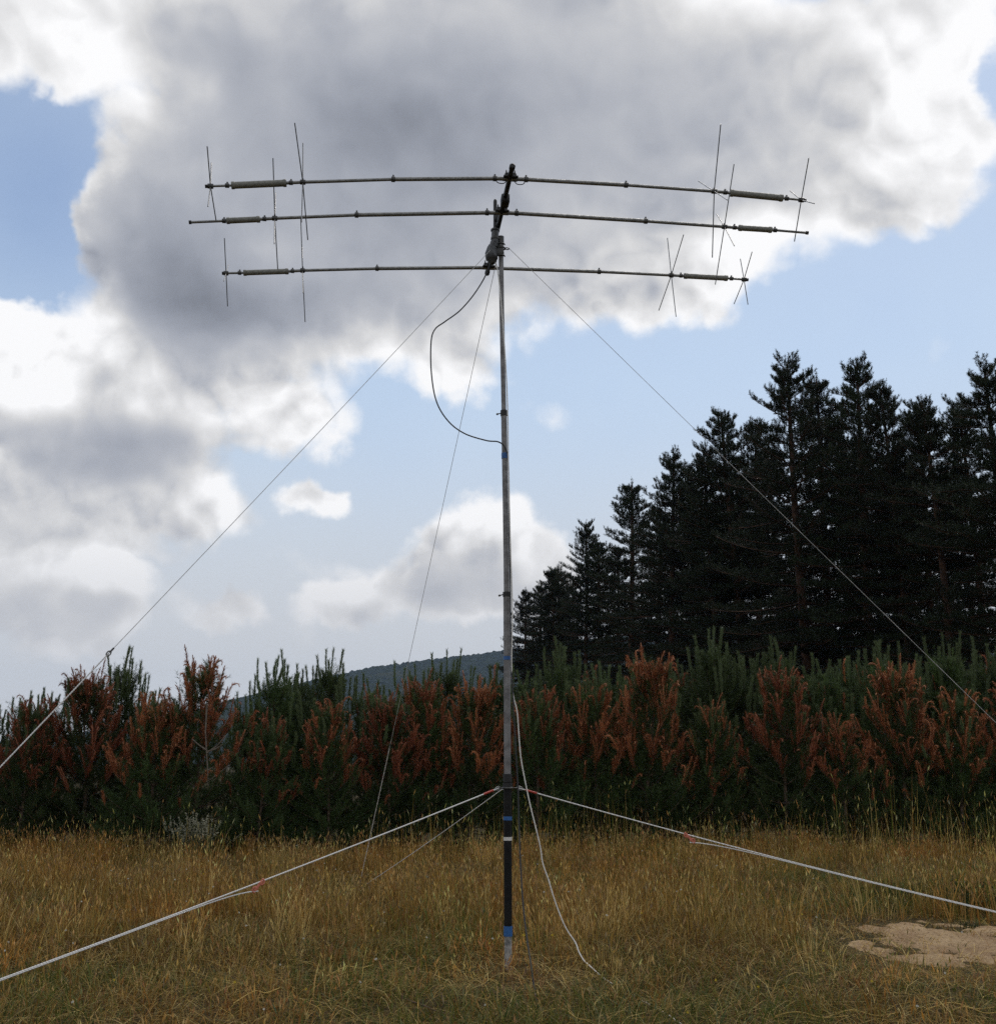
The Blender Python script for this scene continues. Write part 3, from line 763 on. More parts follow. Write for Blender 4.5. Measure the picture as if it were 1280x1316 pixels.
def tall_pine(name, h, seed, base=0.14, wide=0.17, ragged=0.3):
    global rng
    keep = rng; rng = np.random.default_rng(seed)
    root = empty(name)
    zz = np.linspace(0, h, 14)
    ph = rng.random(2) * 6
    tr = np.stack([0.012 * h * np.sin(zz / h * 3 + ph[0]), 0.012 * h * np.sin(zz / h * 3.5 + ph[1]), zz], 1)
    tr[:, :2] -= tr[0, :2]; tr[0, 2] = -0.3
    t = MB().tube(tr, 0.013 * h * (1 - zz / h) ** 0.75 + 0.03, 9)
    BB, BD, BL, BZ = [], [], [], []
    z = h * base
    while z < h * 0.985:
        f = (z / h - base) / (1 - base)
        prof = (1.0 - f) ** 0.62 * (0.65 + 0.35 * min(1, f / 0.22)) + 0.03
        nb = rng.integers(4, 7); a0 = rng.random() * 6.28
        for k in range(nb):
            if f < 0.5 and rng.random() < 0.15: continue
            az = a0 + 6.283 * k / nb + rng.normal() * 0.25
            L = h * wide * prof * (1 - ragged + 2 * ragged * rng.random())
            el = R(-9 + 44 * f ** 3.0 + rng.normal() * 9)
            BB.append([np.interp(z, zz, tr[:, 0]), np.interp(z, zz, tr[:, 1]), z + rng.normal() * 0.12]); BD.append([math.cos(az) * math.cos(el), math.sin(az) * math.cos(el), math.sin(el)])
            BL.append(L); BZ.append(f)
        z += h * (0.031 + 0.014 * rng.random()) * (1.05 - 0.62 * f)
    BB, BD, BL, BZ = map(np.array, (BB, BD, BL, BZ))
    P = paths(BB, BD, np.tile([0, 0, 1.0], (len(BB), 1)), BL, R(4) + R(22) * rng.random(len(BB)), 1.6, 8)
    ribs(t, P, 0.012 + 0.010 * BL, np.full(len(BB), 0.008))
    # dead lower stubs
    nd = 14
    zd = h * (0.04 + (base + 0.1) * rng.random(nd)); a = rng.random(nd) * 6.28
    Pd = paths(np.stack([np.interp(zd, zz, tr[:, 0]), np.interp(zd, zz, tr[:, 1]), zd], 1), np.stack([np.cos(a), np.sin(a), np.full(nd, -.1)], 1), rng.normal(size=(nd, 3)), 0.6 + 1.6 * rng.random(nd), np.full(nd, R(30)), 1, 5)
    ribs(t, Pd, np.full(nd, 0.025), np.full(nd, 0.008))
    # side twigs in flat pads, each carrying short upright shoots
    WB, WD, WL, TB, TD, TL = [], [], [], [], [], []
    upv = np.array([0, 0, 1.0])
    for b in range(len(BB)):
        ns = int(6 + 6.5 * BL[b])
        for q in range(ns):
            s = 0.10 + 0.90 * (q + 0.8 * rng.random()) / ns
            s = min(s, 0.999)
            i = min(int(s * 7), 6); P0 = P[b, i] * (1 - (s * 7 - i)) + P[b, i + 1] * (s * 7 - i)
            dv = unit(P[b, i + 1] - P[b, i]); sd = unit(np.cross(dv, upv)) * (1 if q % 2 else -1)
            lt = (0.12 + 0.34 * rng.random()) * (0.35 + BL[b] * 0.55) * (1.15 - 0.75 * s)
            td = unit(dv * (0.45 + 0.4 * rng.random()) + sd * (0.35 + 0.75 * rng.random()) + upv * (0.05 + 0.25 * rng.random()))
            WB.append(P0); WD.append(td); WL.append(lt)
            for r_ in ((0.35, 0.68, 1.0) if lt > 0.4 else (0.5, 1.0)):
                TB.append(P0 + td * lt * r_)
                TD.append(unit(td * 0.55 + rng.normal(size=3) * 0.28 + upv * (0.45 + 0.5 * rng.random())))
                TL.append(0.17 + 0.17 * rng.random())
    for k in range(4):
        TB.append(tr[-1] + np.array([0, 0, -0.35 + 0.1 * k])); TD.append(unit(np.array([rng.normal() * .2, rng.normal() * .2, 1.0]))); TL.append(0.5)
    WB, WD, WL, TB, TD, TL = map(np.array, (WB, WD, WL, TB, TD, TL))
    Pw = paths(WB, WD, np.tile(upv, (len(WB), 1)), WL, np.full(len(WB), R(15)), 1.0, 4)
    ribs(t, Pw, np.full(len(WB), 0.011), np.full(len(WB), 0.006))
    Pt = paths(TB, TD, np.tile(upv, (len(TB), 1)), TL, np.full(len(TB), R(15)), 1.0, 3)
    c = MB()
    tn = 0.1 + 0.8 * rng.random(len(TB))
    needles(c, Pt, 30, 0.135, 0.020, 0.85, tn, 0.0, 1.0, 0.15)
    t.build("trunk", M['bark'], root)
    c.build("crown", M['pine_needles'], root, smooth=False)
    rng = keep
    return root

# ------------------------------------------------------------------ the plantation of young pines
def place(o, x, y, rz, s=1.0):
    o.location = (x, y, float(ground_z(np.array([x]), np.array([y]))[0]) if abs(x) < 16 and y < 27 else 0.0)
    o.rotation_euler = (0, 0, rz); o.scale = (s, s, s)

def hedge():
    GRP_F = "young pines with rust red shoots in the front row"
    GRP_B = "green young pines in the rows behind"
    front = [young_pine("young_pine", 2.75, 1.15, r, 0.45, 100 + i, tr_) for i, (r, tr_) in enumerate([(0.75, False), (1.0, True), (0.30, False), (0.95, False), (0.65, True), (0.5, False), (0.85, False)])]
    back = [young_pine("young_pine", 2.9, 1.05, r, c, 200 + i) for i, (r, c) in enumerate([(0.0, 0.75), (0.12, 0.6), (0.0, 0.9), (0.05, 0.5)])]
    used = set()
    def put(proto, px, D, ytop, rz, label, group):
        """stands where the photo shows its top at (px, ytop)"""
        o = proto if id(proto) not in used else copy_tree(proto)
        used.add(id(proto))
        if px < 600: D -= 1.3 * min(1.0, (600 - px) / 300.0)
        top = at(px, ytop, D)
        hh = {0: 2.75, 1: 2.9}[0 if proto in front else 1] + (0.40 if proto in front else 0.62)
        place(o, top[0], D, rz, float(top[2] / hh))
        tag(o, label, "young pine", group)
    for (px, D, yt, k, rz, lab) in FRONT_PINES:
        put(front[k], px, D, yt, rz, lab, GRP_F)
        if px == 262:               # bare pale stem and limbs where the needles have dropped
            o = [q for q in col.objects if q.get("label") == lab][0]
            b = MB(); D2 = o.location[1] - 0.75
            for pl in ([(266, 905), (264, 940), (266, 975), (268, 1010)], [(266, 968), (280, 958), (290, 946)], [(267, 966), (277, 963), (286, 957)], [(265, 964), (256, 958), (247, 950)], [(267, 1005), (284, 992), (296, 983)], [(268, 990), (274, 986)]):
                b.tube([at(qx, qy, D2) for qx, qy in pl], np.linspace(0.017, 0.008, len(pl)), 7)
            W = np.array(o.location); sc_ = o.scale[0]; ca, sa = math.cos(-rz), math.sin(-rz)
            for a_ in range(len(b.v)):
                q = (b.v[a_] - W) / sc_
                b.v[a_] = np.stack([q[:, 0] * ca - q[:, 1] * sa, q[:, 0] * sa + q[:, 1] * ca, q[:, 2]], 1)
            bb = b.build("bare_branches", M['dead_wood'], o); bb["label"] = "bare pale dead stem and limbs"
    for (px, D, yt, k, rz, lab) in BACK_PINES:
        put(back[k], px, D, yt, rz, lab, GRP_B)

FRONT_PINES = [
    (-35, 22.6, 905, 2, 0.4, "rust tipped young pine cut by the left picture edge at the end of the row"),
    (45, 22.5, 903, 5, 1.9, "low young pine where the left guy rope enters the picture in front of the row"),
    (118, 22.9, 868, 1, 3.1, "young pine with curled red top shoots where the left upper guy rope crosses the skyline"),
    (205, 22.4, 885, 6, 5.0, "rusty young pine rising behind the pale flowering weed bush"),
    (262, 22.7, 850, 4, 0.9, "young pine with tall bare red tops against grey sky left of the hill"),
    (345, 22.5, 922, 2, 2.2, "mostly green young pine in the front row where the hill skyline starts"),
    (425, 22.6, 902, 5, 4.1, "rusty young pine standing below the left end of the wooded hill"),
    (500, 22.5, 890, 3, 0.2, "bright rust red young pine directly behind the back guy rope"),
    (545, 22.9, 878, 4, 2.7, "red topped young pine just right of the back guy rope"),
    (608, 22.6, 882, 1, 5.6, "rust red young pine just left of the grey mast"),
    (690, 22.5, 880, 6, 1.2, "rusty young pine behind the hanging white cable right of the mast"),
    (760, 22.7, 876, 0, 3.7, "rusty young pine in front of the left end of the dark forest"),
    (832, 22.5, 850, 1, 4.6, "tallest rust red young pine in front of the dark forest"),
    (910, 22.6, 905, 2, 0.6, "rust flecked young pine above the right tension hook"),
    (1003, 22.6, 868, 4, 2.0, "young pine with a flared red top below the tallest forest pine"),
    (1075, 22.4, 915, 6, 5.2, "rusty young pine low in the row between two red topped neighbours"),
    (1150, 22.7, 862, 1, 3.3, "young pine with pale hooked red tips right of the flared red one"),
    (1225, 22.5, 890, 5, 1.5, "rusty young pine below the right upper guy rope"),
    (1300, 22.6, 880, 4, 4.3, "rusty young pine cut by the right picture edge where the guy rope leaves"),
    (1390, 22.5, 885, 6, 0.1, "rusty young pine at the far right end of the row"),
]
BACK_PINES = [
    (-10, 24.6, 893, 1, 0.3, "dark green young pine at the left picture edge behind the row"),
    (38, 24.4, 882, 3, 1.3, "dark green young pine with a single spire in the left gap of the row"),
    (66, 25.6, 890, 0, 2.5, "green young pine showing its tip beside the left guy rope"),
    (154, 24.0, 838, 2, 4.0, "young pine with the tallest forked leader touching the left upper guy rope"),
    (185, 24.9, 880, 1, 5.5, "dark green young pine filling behind the forked leader"),
    (230, 25.5, 882, 3, 0.7, "green young pine between the two red topped clusters on the left"),
    (318, 24.6, 900, 1, 1.8, "green young pine with low tips just left of the twin spires"),
    (355, 24.3, 842, 0, 2.9, "young green pine with the left spire of the pair above the skyline"),
    (388, 25.2, 852, 3, 0.5, "green young pine tucked between the twin spires"),
    (421, 24.3, 840, 2, 4.4, "young green pine with the right spire of the pair beside the hill"),
    (475, 24.8, 862, 3, 5.1, "green young pine whose tip stands before the hill slope"),
    (536, 24.8, 852, 0, 0.9, "green young pine with a spire on the hill beside the back guy rope"),
    (576, 24.6, 846, 2, 1.7, "green young pine with upright shoots before the hill left of the mast"),
    (632, 25.0, 850, 1, 3.6, "dark green young pine hidden partly by the mast"),
    (668, 24.7, 852, 3, 4.9, "green young pine just right of the mast below the smallest forest pine"),
    (718, 24.6, 828, 0, 2.3, "green young pine with tall candles right of the mast"),
    (775, 25.0, 848, 1, 0.8, "green young pine showing candles left of the tallest red one"),
    (815, 24.6, 838, 3, 5.8, "green young pine right behind the tallest red one"),
    (866, 25.2, 846, 1, 2.6, "green young pine right of the tallest red one"),
    (908, 24.4, 815, 2, 3.9, "broad green young pine with the highest candles before the forest"),
    (950, 24.8, 838, 0, 1.1, "green young pine next to the one with the highest candles"),
    (1008, 24.6, 832, 2, 0.2, "green young pine behind the flared red top"),
    (1052, 24.8, 838, 3, 4.7, "green young pine with a line of short candles right of the flared red top"),
    (1085, 25.4, 842, 1, 3.0, "green young pine between red tips below the leaning pale trunk"),
    (1131, 24.4, 822, 0, 5.3, "green young pine with a long lone leader before the forest"),
    (1180, 24.8, 834, 3, 2.0, "green young pine left of where the right guy rope crosses the row"),
    (1212, 24.5, 826, 2, 1.4, "green young pine under the right upper guy rope"),
    (1248, 25.1, 836, 1, 4.2, "green young pine right of the right upper guy rope"),
    (1285, 24.6, 822, 0, 0.6, "green young pine cut by the right picture edge"),
    (1350, 24.6, 828, 2, 3.2, "green young pine at the far right end behind the rusty row"),
]

# ------------------------------------------------------------------ the old forest
def forest():
    GRP = "tall dark pines of the old forest"
    protos = [tall_pine("tall_pine", 20.0, 300 + i, b, w, r) for i, (b, w, r) in enumerate([(0.06, 0.225, 0.32), (0.10, 0.222, 0.42), (0.04, 0.205, 0.28), (0.10, 0.232, 0.44), (0.30, 0.205, 0.45)])]
    used = set()
    def put(k, px, D, yt, rz, label, sx=1.0):
        p = protos[k]; o = p if k not in used else copy_tree(p); used.add(k)
        top = at(px, yt, D); s = float(top[2] / 20.7)
        o.location = (float(top[0]), D, 0.0); o.rotation_euler = (0, 0, rz); o.scale = (s * sx, s * sx, s)
        tag(o, label, "pine tree", GRP)
    for (px, yt, dD, k, rz, sx, lab) in FOREST:
        inv = 0.0089 + (px - 670) / (1250 - 670) * (0.0222 - 0.0089)
        D = 1.0 / inv + dD
        put(k, px, D, yt, rz, lab, sx)
FOREST = [
    (672, 750, 0, 2, 0.3, 1.0, "smallest dark pine at the left end of the forest beside the mast"),
    (706, 728, 2, 3, 1.5, 1.0, "broad dark pine next to the smallest one beside the mast"),
    (745, 663, 0, 1, 2.2, 0.85, "thin topped pine with ragged side limbs left of the airy pine"),
    (770, 690, 4, 0, 3.9, 1.1, "dark pine between the thin topped one and the airy one"),
    (804, 612, 0, 2, 4.4, 1.1, "airy cone shaped pine with layered branches showing sky between them"),
    (858, 573, 0, 0, 5.2, 1.0, "pointed dense pine fourth in the rising skyline"),
    (882, 596, 3, 1, 0.9, 1.0, "dense pine shouldering the pointed one on its right"),
    (910, 563, -1, 2, 1.1, 0.95, "narrow pine top that the right guy rope crosses"),
    (935, 517, 0, 0, 2.7, 1.05, "pine with a pointed crown right of the guy rope crossing"),
    (962, 531, 3, 3, 3.3, 0.95, "pine with blunt double top between the pointed crown and the tallest pine"),
    (1017, 453, -2, 1, 0.0, 1.0, "tallest pine with a tufted leaning top and a visible reddish trunk"),
    (1042, 476, 3, 2, 4.0, 1.0, "pine top half hidden behind the tallest pine"),
    (1090, 451, 1, 0, 5.9, 0.95, "tall pine with a broad tufted top right of the tallest pine"),
    (1134, 490, 1, 3, 0.5, 0.9, "lower round topped pine in the dip right of the two tall pines"),
    (1163, 506, 3, 1, 1.9, 0.9, "low pine top in the dip of the skyline"),
    (1186, 508, 0, 4, 2.8, 0.95, "pine with a spindly crown and a bare trunk in the skyline dip"),
    (1224, 505, 2, 4, 3.6, 0.9, "pine top leaning on the tall pine near the right picture edge"),
    (1253, 457, -1, 4, 4.8, 1.1, "tall pine with horizontal limbs at the right picture edge"),
    (1310, 470, 0, 0, 0.2, 1.0, "pine cut off by the right picture edge"),
    (1375, 450, 0, 1, 1.2, 1.0, "last pine beyond the right picture edge"),
    (730, 745, 12, 0, 0.7, 1.12, "shaded pine filling the stand behind the thin topped one"),
    (688, 748, 8, 3, 2.9, 1.25, "shaded small pine filling the gap behind the smallest pine at the left end"),
    (722, 722, 7, 1, 4.3, 1.25, "shaded small pine filling the gap left of the thin topped pine"),
    (1236, 590, 14, 3, 5.6, 1.1, "shaded pine far back in the stand near the right picture edge"),
    (785, 700, 14, 3, 2.4, 1.12, "shaded pine filling the stand behind the airy one"),
    (835, 640, 12, 2, 5.5, 1.12, "shaded pine filling the stand left of the pointed dense pine"),
    (895, 625, 12, 0, 3.0, 1.12, "shaded pine inside the stand below the guy rope crossing"),
    (950, 590, 12, 1, 4.6, 1.12, "shaded pine inside the stand below the blunt double top"),
    (990, 560, 10, 2, 0.8, 1.12, "shaded pine inside the stand left of the tallest trunk"),
    (1062, 545, 10, 3, 1.6, 1.12, "shaded pine inside the stand between the two tall pines"),
    (1110, 560, 9, 0, 2.1, 1.12, "shaded pine inside the stand below the skyline dip"),
    (1150, 570, 12, 2, 3.4, 1.12, "shaded pine deep in the stand below the round topped pine"),
    (1330, 560, 10, 2, 4.1, 1.12, "shaded pine deep in the stand beyond the right picture edge"),
]

# ------------------------------------------------------------------ far wooded hill
def make_hill():
    m, nt = new_mat('far_woodland')
    co = nt.n('ShaderNodeTexCoord').outputs['Object']
    a = nt.noise(co, 0.006, 5, 0.6); b = nt.noise(co, 0.05, 4, 0.7)
    k = nt.mix(nt.ramp(b, .35, .65), (0.008, 0.014, 0.010), (0.024, 0.036, 0.020))
    k = nt.mix(nt.ramp(a, .55, .70), k, (0.040, 0.046, 0.028))
    principled(nt, k, 0.95, 0, None, 0.05)
    prof = [(-700, 1000), (-300, 985), (60, 962), (200, 930), (290, 906), (350, 887), (430, 869), (480, 858), (540, 850), (600, 843), (650, 836), (720, 826), (820, 815), (1000, 812), (1280, 830), (1700, 870), (2300, 960)]
    Dr = 3000.0
    pts = np.array([at(px, py, Dr) for px, py in prof])
    xs = np.concatenate([np.linspace(pts[0, 0], -1240, 60), np.arange(-1236, 480, 2.5), np.linspace(484, pts[-1, 0], 160)])
    ridge = np.interp(xs, pts[:, 0], np.maximum(pts[:, 2], 0.0))
    ts = np.concatenate([np.linspace(0, 1, 150), [1.15, 1.4, 2.0]])
    V = []
    for t in ts:
        y = Dr - (1 - t) * 1240 if t <= 1 else Dr + (t - 1) * 1200
        s = t ** 0.8 if t <= 1 else max(0.0, 1 - (t - 1) * 0.7)
        bump = 5.5 * (field(xs, np.full_like(xs, y), 11.0, 51) - 0.4) + 6.5 * (field(xs, np.full_like(xs, y), 5.2, 52) - 0.4) + 28 * (field(xs, np.full_like(xs, y), 140.0, 53) - 0.5) * (1 - abs(2 * t - 1))
        V.append(np.stack([xs, np.full_like(xs, y) + 4 * (field(xs, np.full_like(xs, y), 9, 54) - .5), ridge * s + bump * (ridge > 2) * min(1, 6 * t) - (0.5 if t == 0 else 0)], 1))
    V = np.concatenate(V); nx = len(xs)
    i = np.arange(len(ts) - 1)[:, None] * nx; j = np.arange(nx - 1)[None]
    f = np.stack([i + j, i + j + 1, i + nx + j + 1, i + nx + j], -1).reshape(-1, 4)
    o = MB().add(V, f).build("hill", m, smooth=False); tag(o, "distant blue green wooded hill", None, None, 'structure')

# ------------------------------------------------------------------ haze
def make_haze():
    m = bpy.data.materials.new("air_haze"); m.use_nodes = True
    nt = NT(m.node_tree)
    v = nt.n('ShaderNodeVolumePrincipled'); v.inputs['Color'].default_value = (0.50, 0.68, 1.0, 1)
    v.inputs['Density'].default_value = HAZE; v.inputs['Anisotropy'].default_value = 0.0
    nt.link(v.outputs[0], nt.n('ShaderNodeOutputMaterial').inputs['Volume'])
    x0, x1, y0, y1, z0, z1 = -5200, 5200, -600, 5600, -1.6, 470
    V = [(x, y, z) for z in (z0, z1) for y in (y0, y1) for x in (x0, x1)]
    f = [[0, 2, 3, 1], [4, 5, 7, 6], [0, 1, 5, 4], [2, 6, 7, 3], [0, 4, 6, 2], [1, 3, 7, 5]]
    o = MB().add(np.array(V, float), np.array(f)).build("haze", m, smooth=False)
    tag(o, None, None, None, 'stuff')
HAZE = 0.00006

# ------------------------------------------------------------------ mast
DM = 9.29                                   # distance of the mast from the camera
def mpt(px, py, dd=0.0): return at(px, py, DM + dd)
MAST_LINE = [(643.7, 308), (644.9, 400), (647.6, 532), (649.8, 650), (651.2, 764), (651.7, 850), (652.2, 1005), (652.6, 1100), (653.0, 1196), (653.0, 1250)]
def mast_x(y): return float(np.interp(y, [p[1] for p in MAST_LINE], [p[0] for p in MAST_LINE]))
def mast_r(w, y):                            # pixel width -> radius in metres
    return w * project(mpt(650, y))[2] / F / 2

def make_mast():
    base = on_ground(653, 1252); base[1] = DM
    root = empty("antenna_mast", (base[0], DM, 0.0))
    tag(root, "slim telescopic mast with black lower tube and blue tape standing in the grass", "mast")
    def section(y0, y1, w, name, mat, label=None, n=14):
        ys = np.linspace(y0, y1, 8)
        P = [local(root, mpt(mast_x(y), y)) for y in ys]
        o = MB().tube(P, [mast_r(w, y) for y in ys], n).build(name, mat, root)
        if label: o["label"] = label
        return o
    zb = local(root, mpt(653, 1258))
    section(306, 531, 6.3, "mast_tube", M['mast_alu'], "thinnest top tube of the mast")
    section(529, 765, 7.6, "mast_tube", M['mast_alu'], "grey upper middle tube of the mast")
    section(763, 1006, 9.0, "mast_tube", M['mast_alu'], "grey lower middle tube of the mast")
    section(1004, 1199, 10.6, "mast_tube", M['black_paint'], "black bottom tube of the mast")
    section(1197, 1262, 9.8, "foot_tube", M['foot'], "scuffed pale foot tube")
    for y, w, hgt, lab in ((531, 9.0, 7, None), (764, 10.4, 6, None), (1000, 11.6, 10, None), (1010, 12.4, 7, None), (309, 8.2, 10, None), (326, 8.0, 5, None)):
        o = section(y - hgt / 2, y + hgt / 2, w, "collar", M['black'] if y > 400 else M['dark_metal'])
        if y in (531, 764):      # clamp screw sticking out on the left
            p = local(root, mpt(mast_x(y), y)); r = mast_r(w, y)
            MB().tube([p + [-r * .7, -0.004, 0], p + [-r - 0.028, -0.012, -0.012]], 0.005, 8).tube([p + [-r - 0.022, -0.010, -0.009], p + [-r - 0.034, -0.014, -0.015]], 0.009, 8).build("clamp_screw", M['dark_metal'], o)
    for y, w, hgt in ((586, 8.6, 7), (846, 9.9, 4.5), (1052, 11.4, 5), (1197, 11.6, 13), (1248, 10.8, 5)):
        section(y - hgt / 2, y + hgt / 2, w, "tape_band", M['blue'], "blue tape band")
    section(1076, 1080.5, 11.2, "tape_band", M['white_tape'], "white tape band")
    # guy rings: a flat ring with three eyes at the top, three eyes on the black collar
    for y, rr in ((319, 0.050), (1013, 0.058)):
        c = local(root, mpt(mast_x(y), y))
        ring = MB()
        a = np.linspace(0, 2 * math.pi, 25)
        ring.tube(np.stack([c[0] + rr * .72 * np.cos(a), c[1] + rr * .72 * np.sin(a), np.full(25, c[2])], 1), 0.008, 8, cap=False)
        for g in GUY_DIR:
            e = c + np.array([g[0], g[1], 0]) * rr * 1.15
            t = np.array([-g[1], g[0], 0])
            ring.tube([e + 0.018 * (np.cos(q) * np.array([g[0], g[1], 0]) + np.sin(q) * t) for q in a], 0.005, 6, cap=False)
        ring.build("guy_ring", M['dark_metal'], root)
    return root

# ------------------------------------------------------------------ guy ropes
BASE_XY = np.array([0.09, DM])
ANCHOR = {'left': on_ground(-399, 1396), 'right': on_ground(1600, 1237), 'back': on_ground(461, 1140)}
GUY_DIR = []
for k in ('left', 'right', 'back'):
    g = ANCHOR[k][:2] - BASE_XY; GUY_DIR.append(g / np.linalg.norm(g))

def catenary(A, B, sag, n=40):
    t = np.linspace(0, 1, n)[:, None]
    P = A * (1 - t) + B * t
    P[:, 2] -= (4 * sag * t * (1 - t))[:, 0]
    return P

def hook(mb, c, d, up, s=1.0):
    """flat tension hook: a plate with a rounded crook at each end"""
    side = np.cross(d, up); side /= np.linalg.norm(side)
    mb.box(c, (0.085 * s, 0.018 * s, 0.010 * s), d, up, None, 0.003)
    for sg in (1, -1):
        a = np.linspace(-0.4, math.pi * 1.2, 12)
        mb.tube([c + d * sg * (0.045 + 0.018 * np.cos(q) - 0.012) * s + up * 0.020 * s * np.sin(q) * sg for q in a], 0.006 * s, 8)
    return mb

def make_guys():
    top = mpt(mast_x(319), 319); low = mpt(mast_x(1013), 1013)
    spec = {
        ('upper', 'left'): ("thin upper guy line running down to the left picture edge", 0.02, 0.0024),
        ('upper', 'right'): ("thin upper guy line crossing the forest to the right picture edge", 0.0, 0.0024),
        ('upper', 'back'): ("thin upper guy line running steeply back beside the mast to the meadow", 0.0, 0.0026),
        ('lower', 'left'): ("thick white lower guy rope with red tension hook on the left", 0.03, 0.0050),
        ('lower', 'right'): ("thick white lower guy rope with red tension hook on the right", 0.06, 0.0050),
        ('lower', 'back'): ("short lower guy rope running back from the black collar into the grass", 0.02, 0.0040),
    }
    for i, side in enumerate(('left', 'right', 'back')):
        for lev, S, rr in (('upper', top, 0.055), ('lower', low, 0.064)):
            lab, sag, r = spec[(lev, side)]
            g = GUY_DIR[i]
            A = S + np.array([g[0], g[1], 0]) * (rr * 1.15 + 0.016); B = ANCHOR[side].copy(); B[2] = -0.03
            root = empty("guy_rope", B); tag(root, lab, "guy rope", "guy ropes of the mast")
            P = catenary(A, B, sag, 160)
            lp = P - np.array(root.location)
            if lev == 'upper':
                j = {'left': 0.62, 'right': 0.70, 'back': 0.70}[side]
                k = int(j * 160)
                o = MB().tube(lp[:k + 1], r, 8).build("rope", M['cord'], root); o["label"] = "thin grey upper cord"
                o = MB().tube(lp[k:], r * 1.9, 8).build("rope", M['rope'], root); o["label"] = "thicker white lower length"
                dv = unit(lp[k] - lp[k - 1])
                a = np.linspace(0, 2 * math.pi, 17)
                upv = unit(np.cross(dv, np.cross([0, 0, 1.0], dv)))
                sh = MB().tube([lp[k] + dv * 0.02 * np.cos(q) + upv * 0.012 * np.sin(q) for q in a], 0.004, 8, cap=False)
                sh.tube([lp[k] - dv * 0.05, lp[k] - dv * 0.012], 0.0065, 8)
                sh.build("connecting_link", M['dark_metal'], root)
                continue
            MB().tube(lp, r, 10).build("rope", M['rope'], root)
            dv = unit(lp[1] - lp[0])
            a = np.linspace(0, 2 * math.pi, 17)
            upv = unit(np.cross(dv, np.cross([0, 0, 1.0], dv)))
            MB().tube([lp[0] + dv * (0.012 + 0.026 * np.cos(q)) + upv * 0.014 * np.sin(q) for q in a], 0.004, 8, cap=False).build("snap_hook", M['alu'], root)
            if side != 'back':
                MB().tube([lp[0] + dv * 0.06, lp[0] + dv * 0.16], 0.0085, 10).build("red_sleeve", M['red'], root)
                px = 335 if side == 'left' else 888
                k = int(np.argmin([abs(project(q)[0] - px) for q in P]))
                c = lp[k]; dv = unit(lp[k + 1] - lp[k - 1]); upv = unit(np.cross(dv, np.cross([0, 0, 1.0], dv)))
                tilt = unit(dv * 0.75 - np.array([0, 0, 1.0]) * 0.65)
                hook(MB(), c + np.array([0, -0.004, -0.022]), tilt, unit(np.cross(tilt, np.cross(upv, tilt))), 1.05).build("tension_hook", M['pink'], root)
                # returning second strand below the hook, then lying against the first
                q = lp[k:].copy(); m = len(q); t = np.linspace(0, 1, m)
                off = 0.05 * np.exp(-t * 20) + 0.0075
                q[:, 2] -= off; q[:, 1] -= 0.004
                MB().tube(q, r * 0.85, 10).build("return_strand", M['rope'], root)

# ------------------------------------------------------------------ cables
def spline(P, n=12):
    P = np.asarray(P, float); Q = [P[0]]
    E = np.concatenate([[2 * P[0] - P[1]], P, [2 * P[-1] - P[-2]]])
    for i in range(1, len(E) - 2):
        for k in range(1, n + 1):
            t = k / n
            Q.append(0.5 * ((2 * E[i]) + (-E[i - 1] + E[i + 1]) * t + (2 * E[i - 1] - 5 * E[i] + 4 * E[i + 1] - E[i + 2]) * t * t + (-E[i - 1] + 3 * E[i] - 3 * E[i + 1] + E[i + 2]) * t ** 3))
    return np.array(Q)

def make_cables():
    # black coaxial cable: loop from the boom to the mast, taped down it, then hanging to the ground in front
    w = [(634, 300, .15), (631, 325, .12), (627, 347, .10), (612, 374, .05), (592, 398, .0), (572, 413, -.03), (559, 423, -.04), (554, 440, -.04), (554.5, 480, -.03), (561, 516, -.02), (576, 541, 0), (597, 557, 0), (625, 566, -.02), (641, 568, -.045), (650, 577, -.05), (653.5, 600, -.05), (655, 700, -.05), (656, 764, -.06), (657, 846, -.06), (661, 930, -.10), (665.5, 1010, -.16), (667, 1060, -.25), (669, 1110, -.40), (672, 1160, -.58), (677, 1205, -.78), (683, 1245, -.98)]
    P = [mpt(x, y, d) for x, y, d in w]
    g = [on_ground(689, 1284, .03), on_ground(697, 1300, .012), on_ground(712, 1312, .012), on_ground(740, 1330, .012)]
    P = spline(P + g, 10)
    o = MB().tube(P, 0.0062, 8).build("coaxial_cable", M['black'])
    tag(o, "black coaxial cable looping out from the antenna and running down the mast", "cable")
    # white rotator cable
    w = [(636, 334, -.02), (640, 350, -.055), (645, 400, -.055), (650, 470, -.05), (652.5, 530, -.055), (653.5, 600, -.065), (656, 700, -.06), (658.5, 780, -.06), (657.5, 850, -.065), (659, 890, -.07), (664.5, 915, -.07), (666.5, 940, -.07), (669.5, 975, -.08), (677, 1015, -.09), (683, 1042, -.10), (689, 1066, -.1), (694.5, 1090, -.10), (697.5, 1110, -.1), (704.5, 1130, -.1), (712, 1155, -.11), (722, 1182, -.12), (730, 1198, -.12), (739.5, 1212, -.13), (744, 1224, -.16), (750.5, 1235, -.20), (759, 1243, -.26), (770, 1253, -.36)]
    P = [mpt(x, y, d) for x, y, d in w]
    g = [on_ground(782, 1262, .03), on_ground(800, 1272, .005), on_ground(826, 1287, .02), on_ground(852, 1301, .005), on_ground(880, 1320, .02)]
    P = spline(P + g, 8)
    o = MB().tube(P, 0.0052, 8).build("rotator_cable", M['white_cable'])
    tag(o, "white cable hanging beside the mast and trailing onto the grass", "cable")

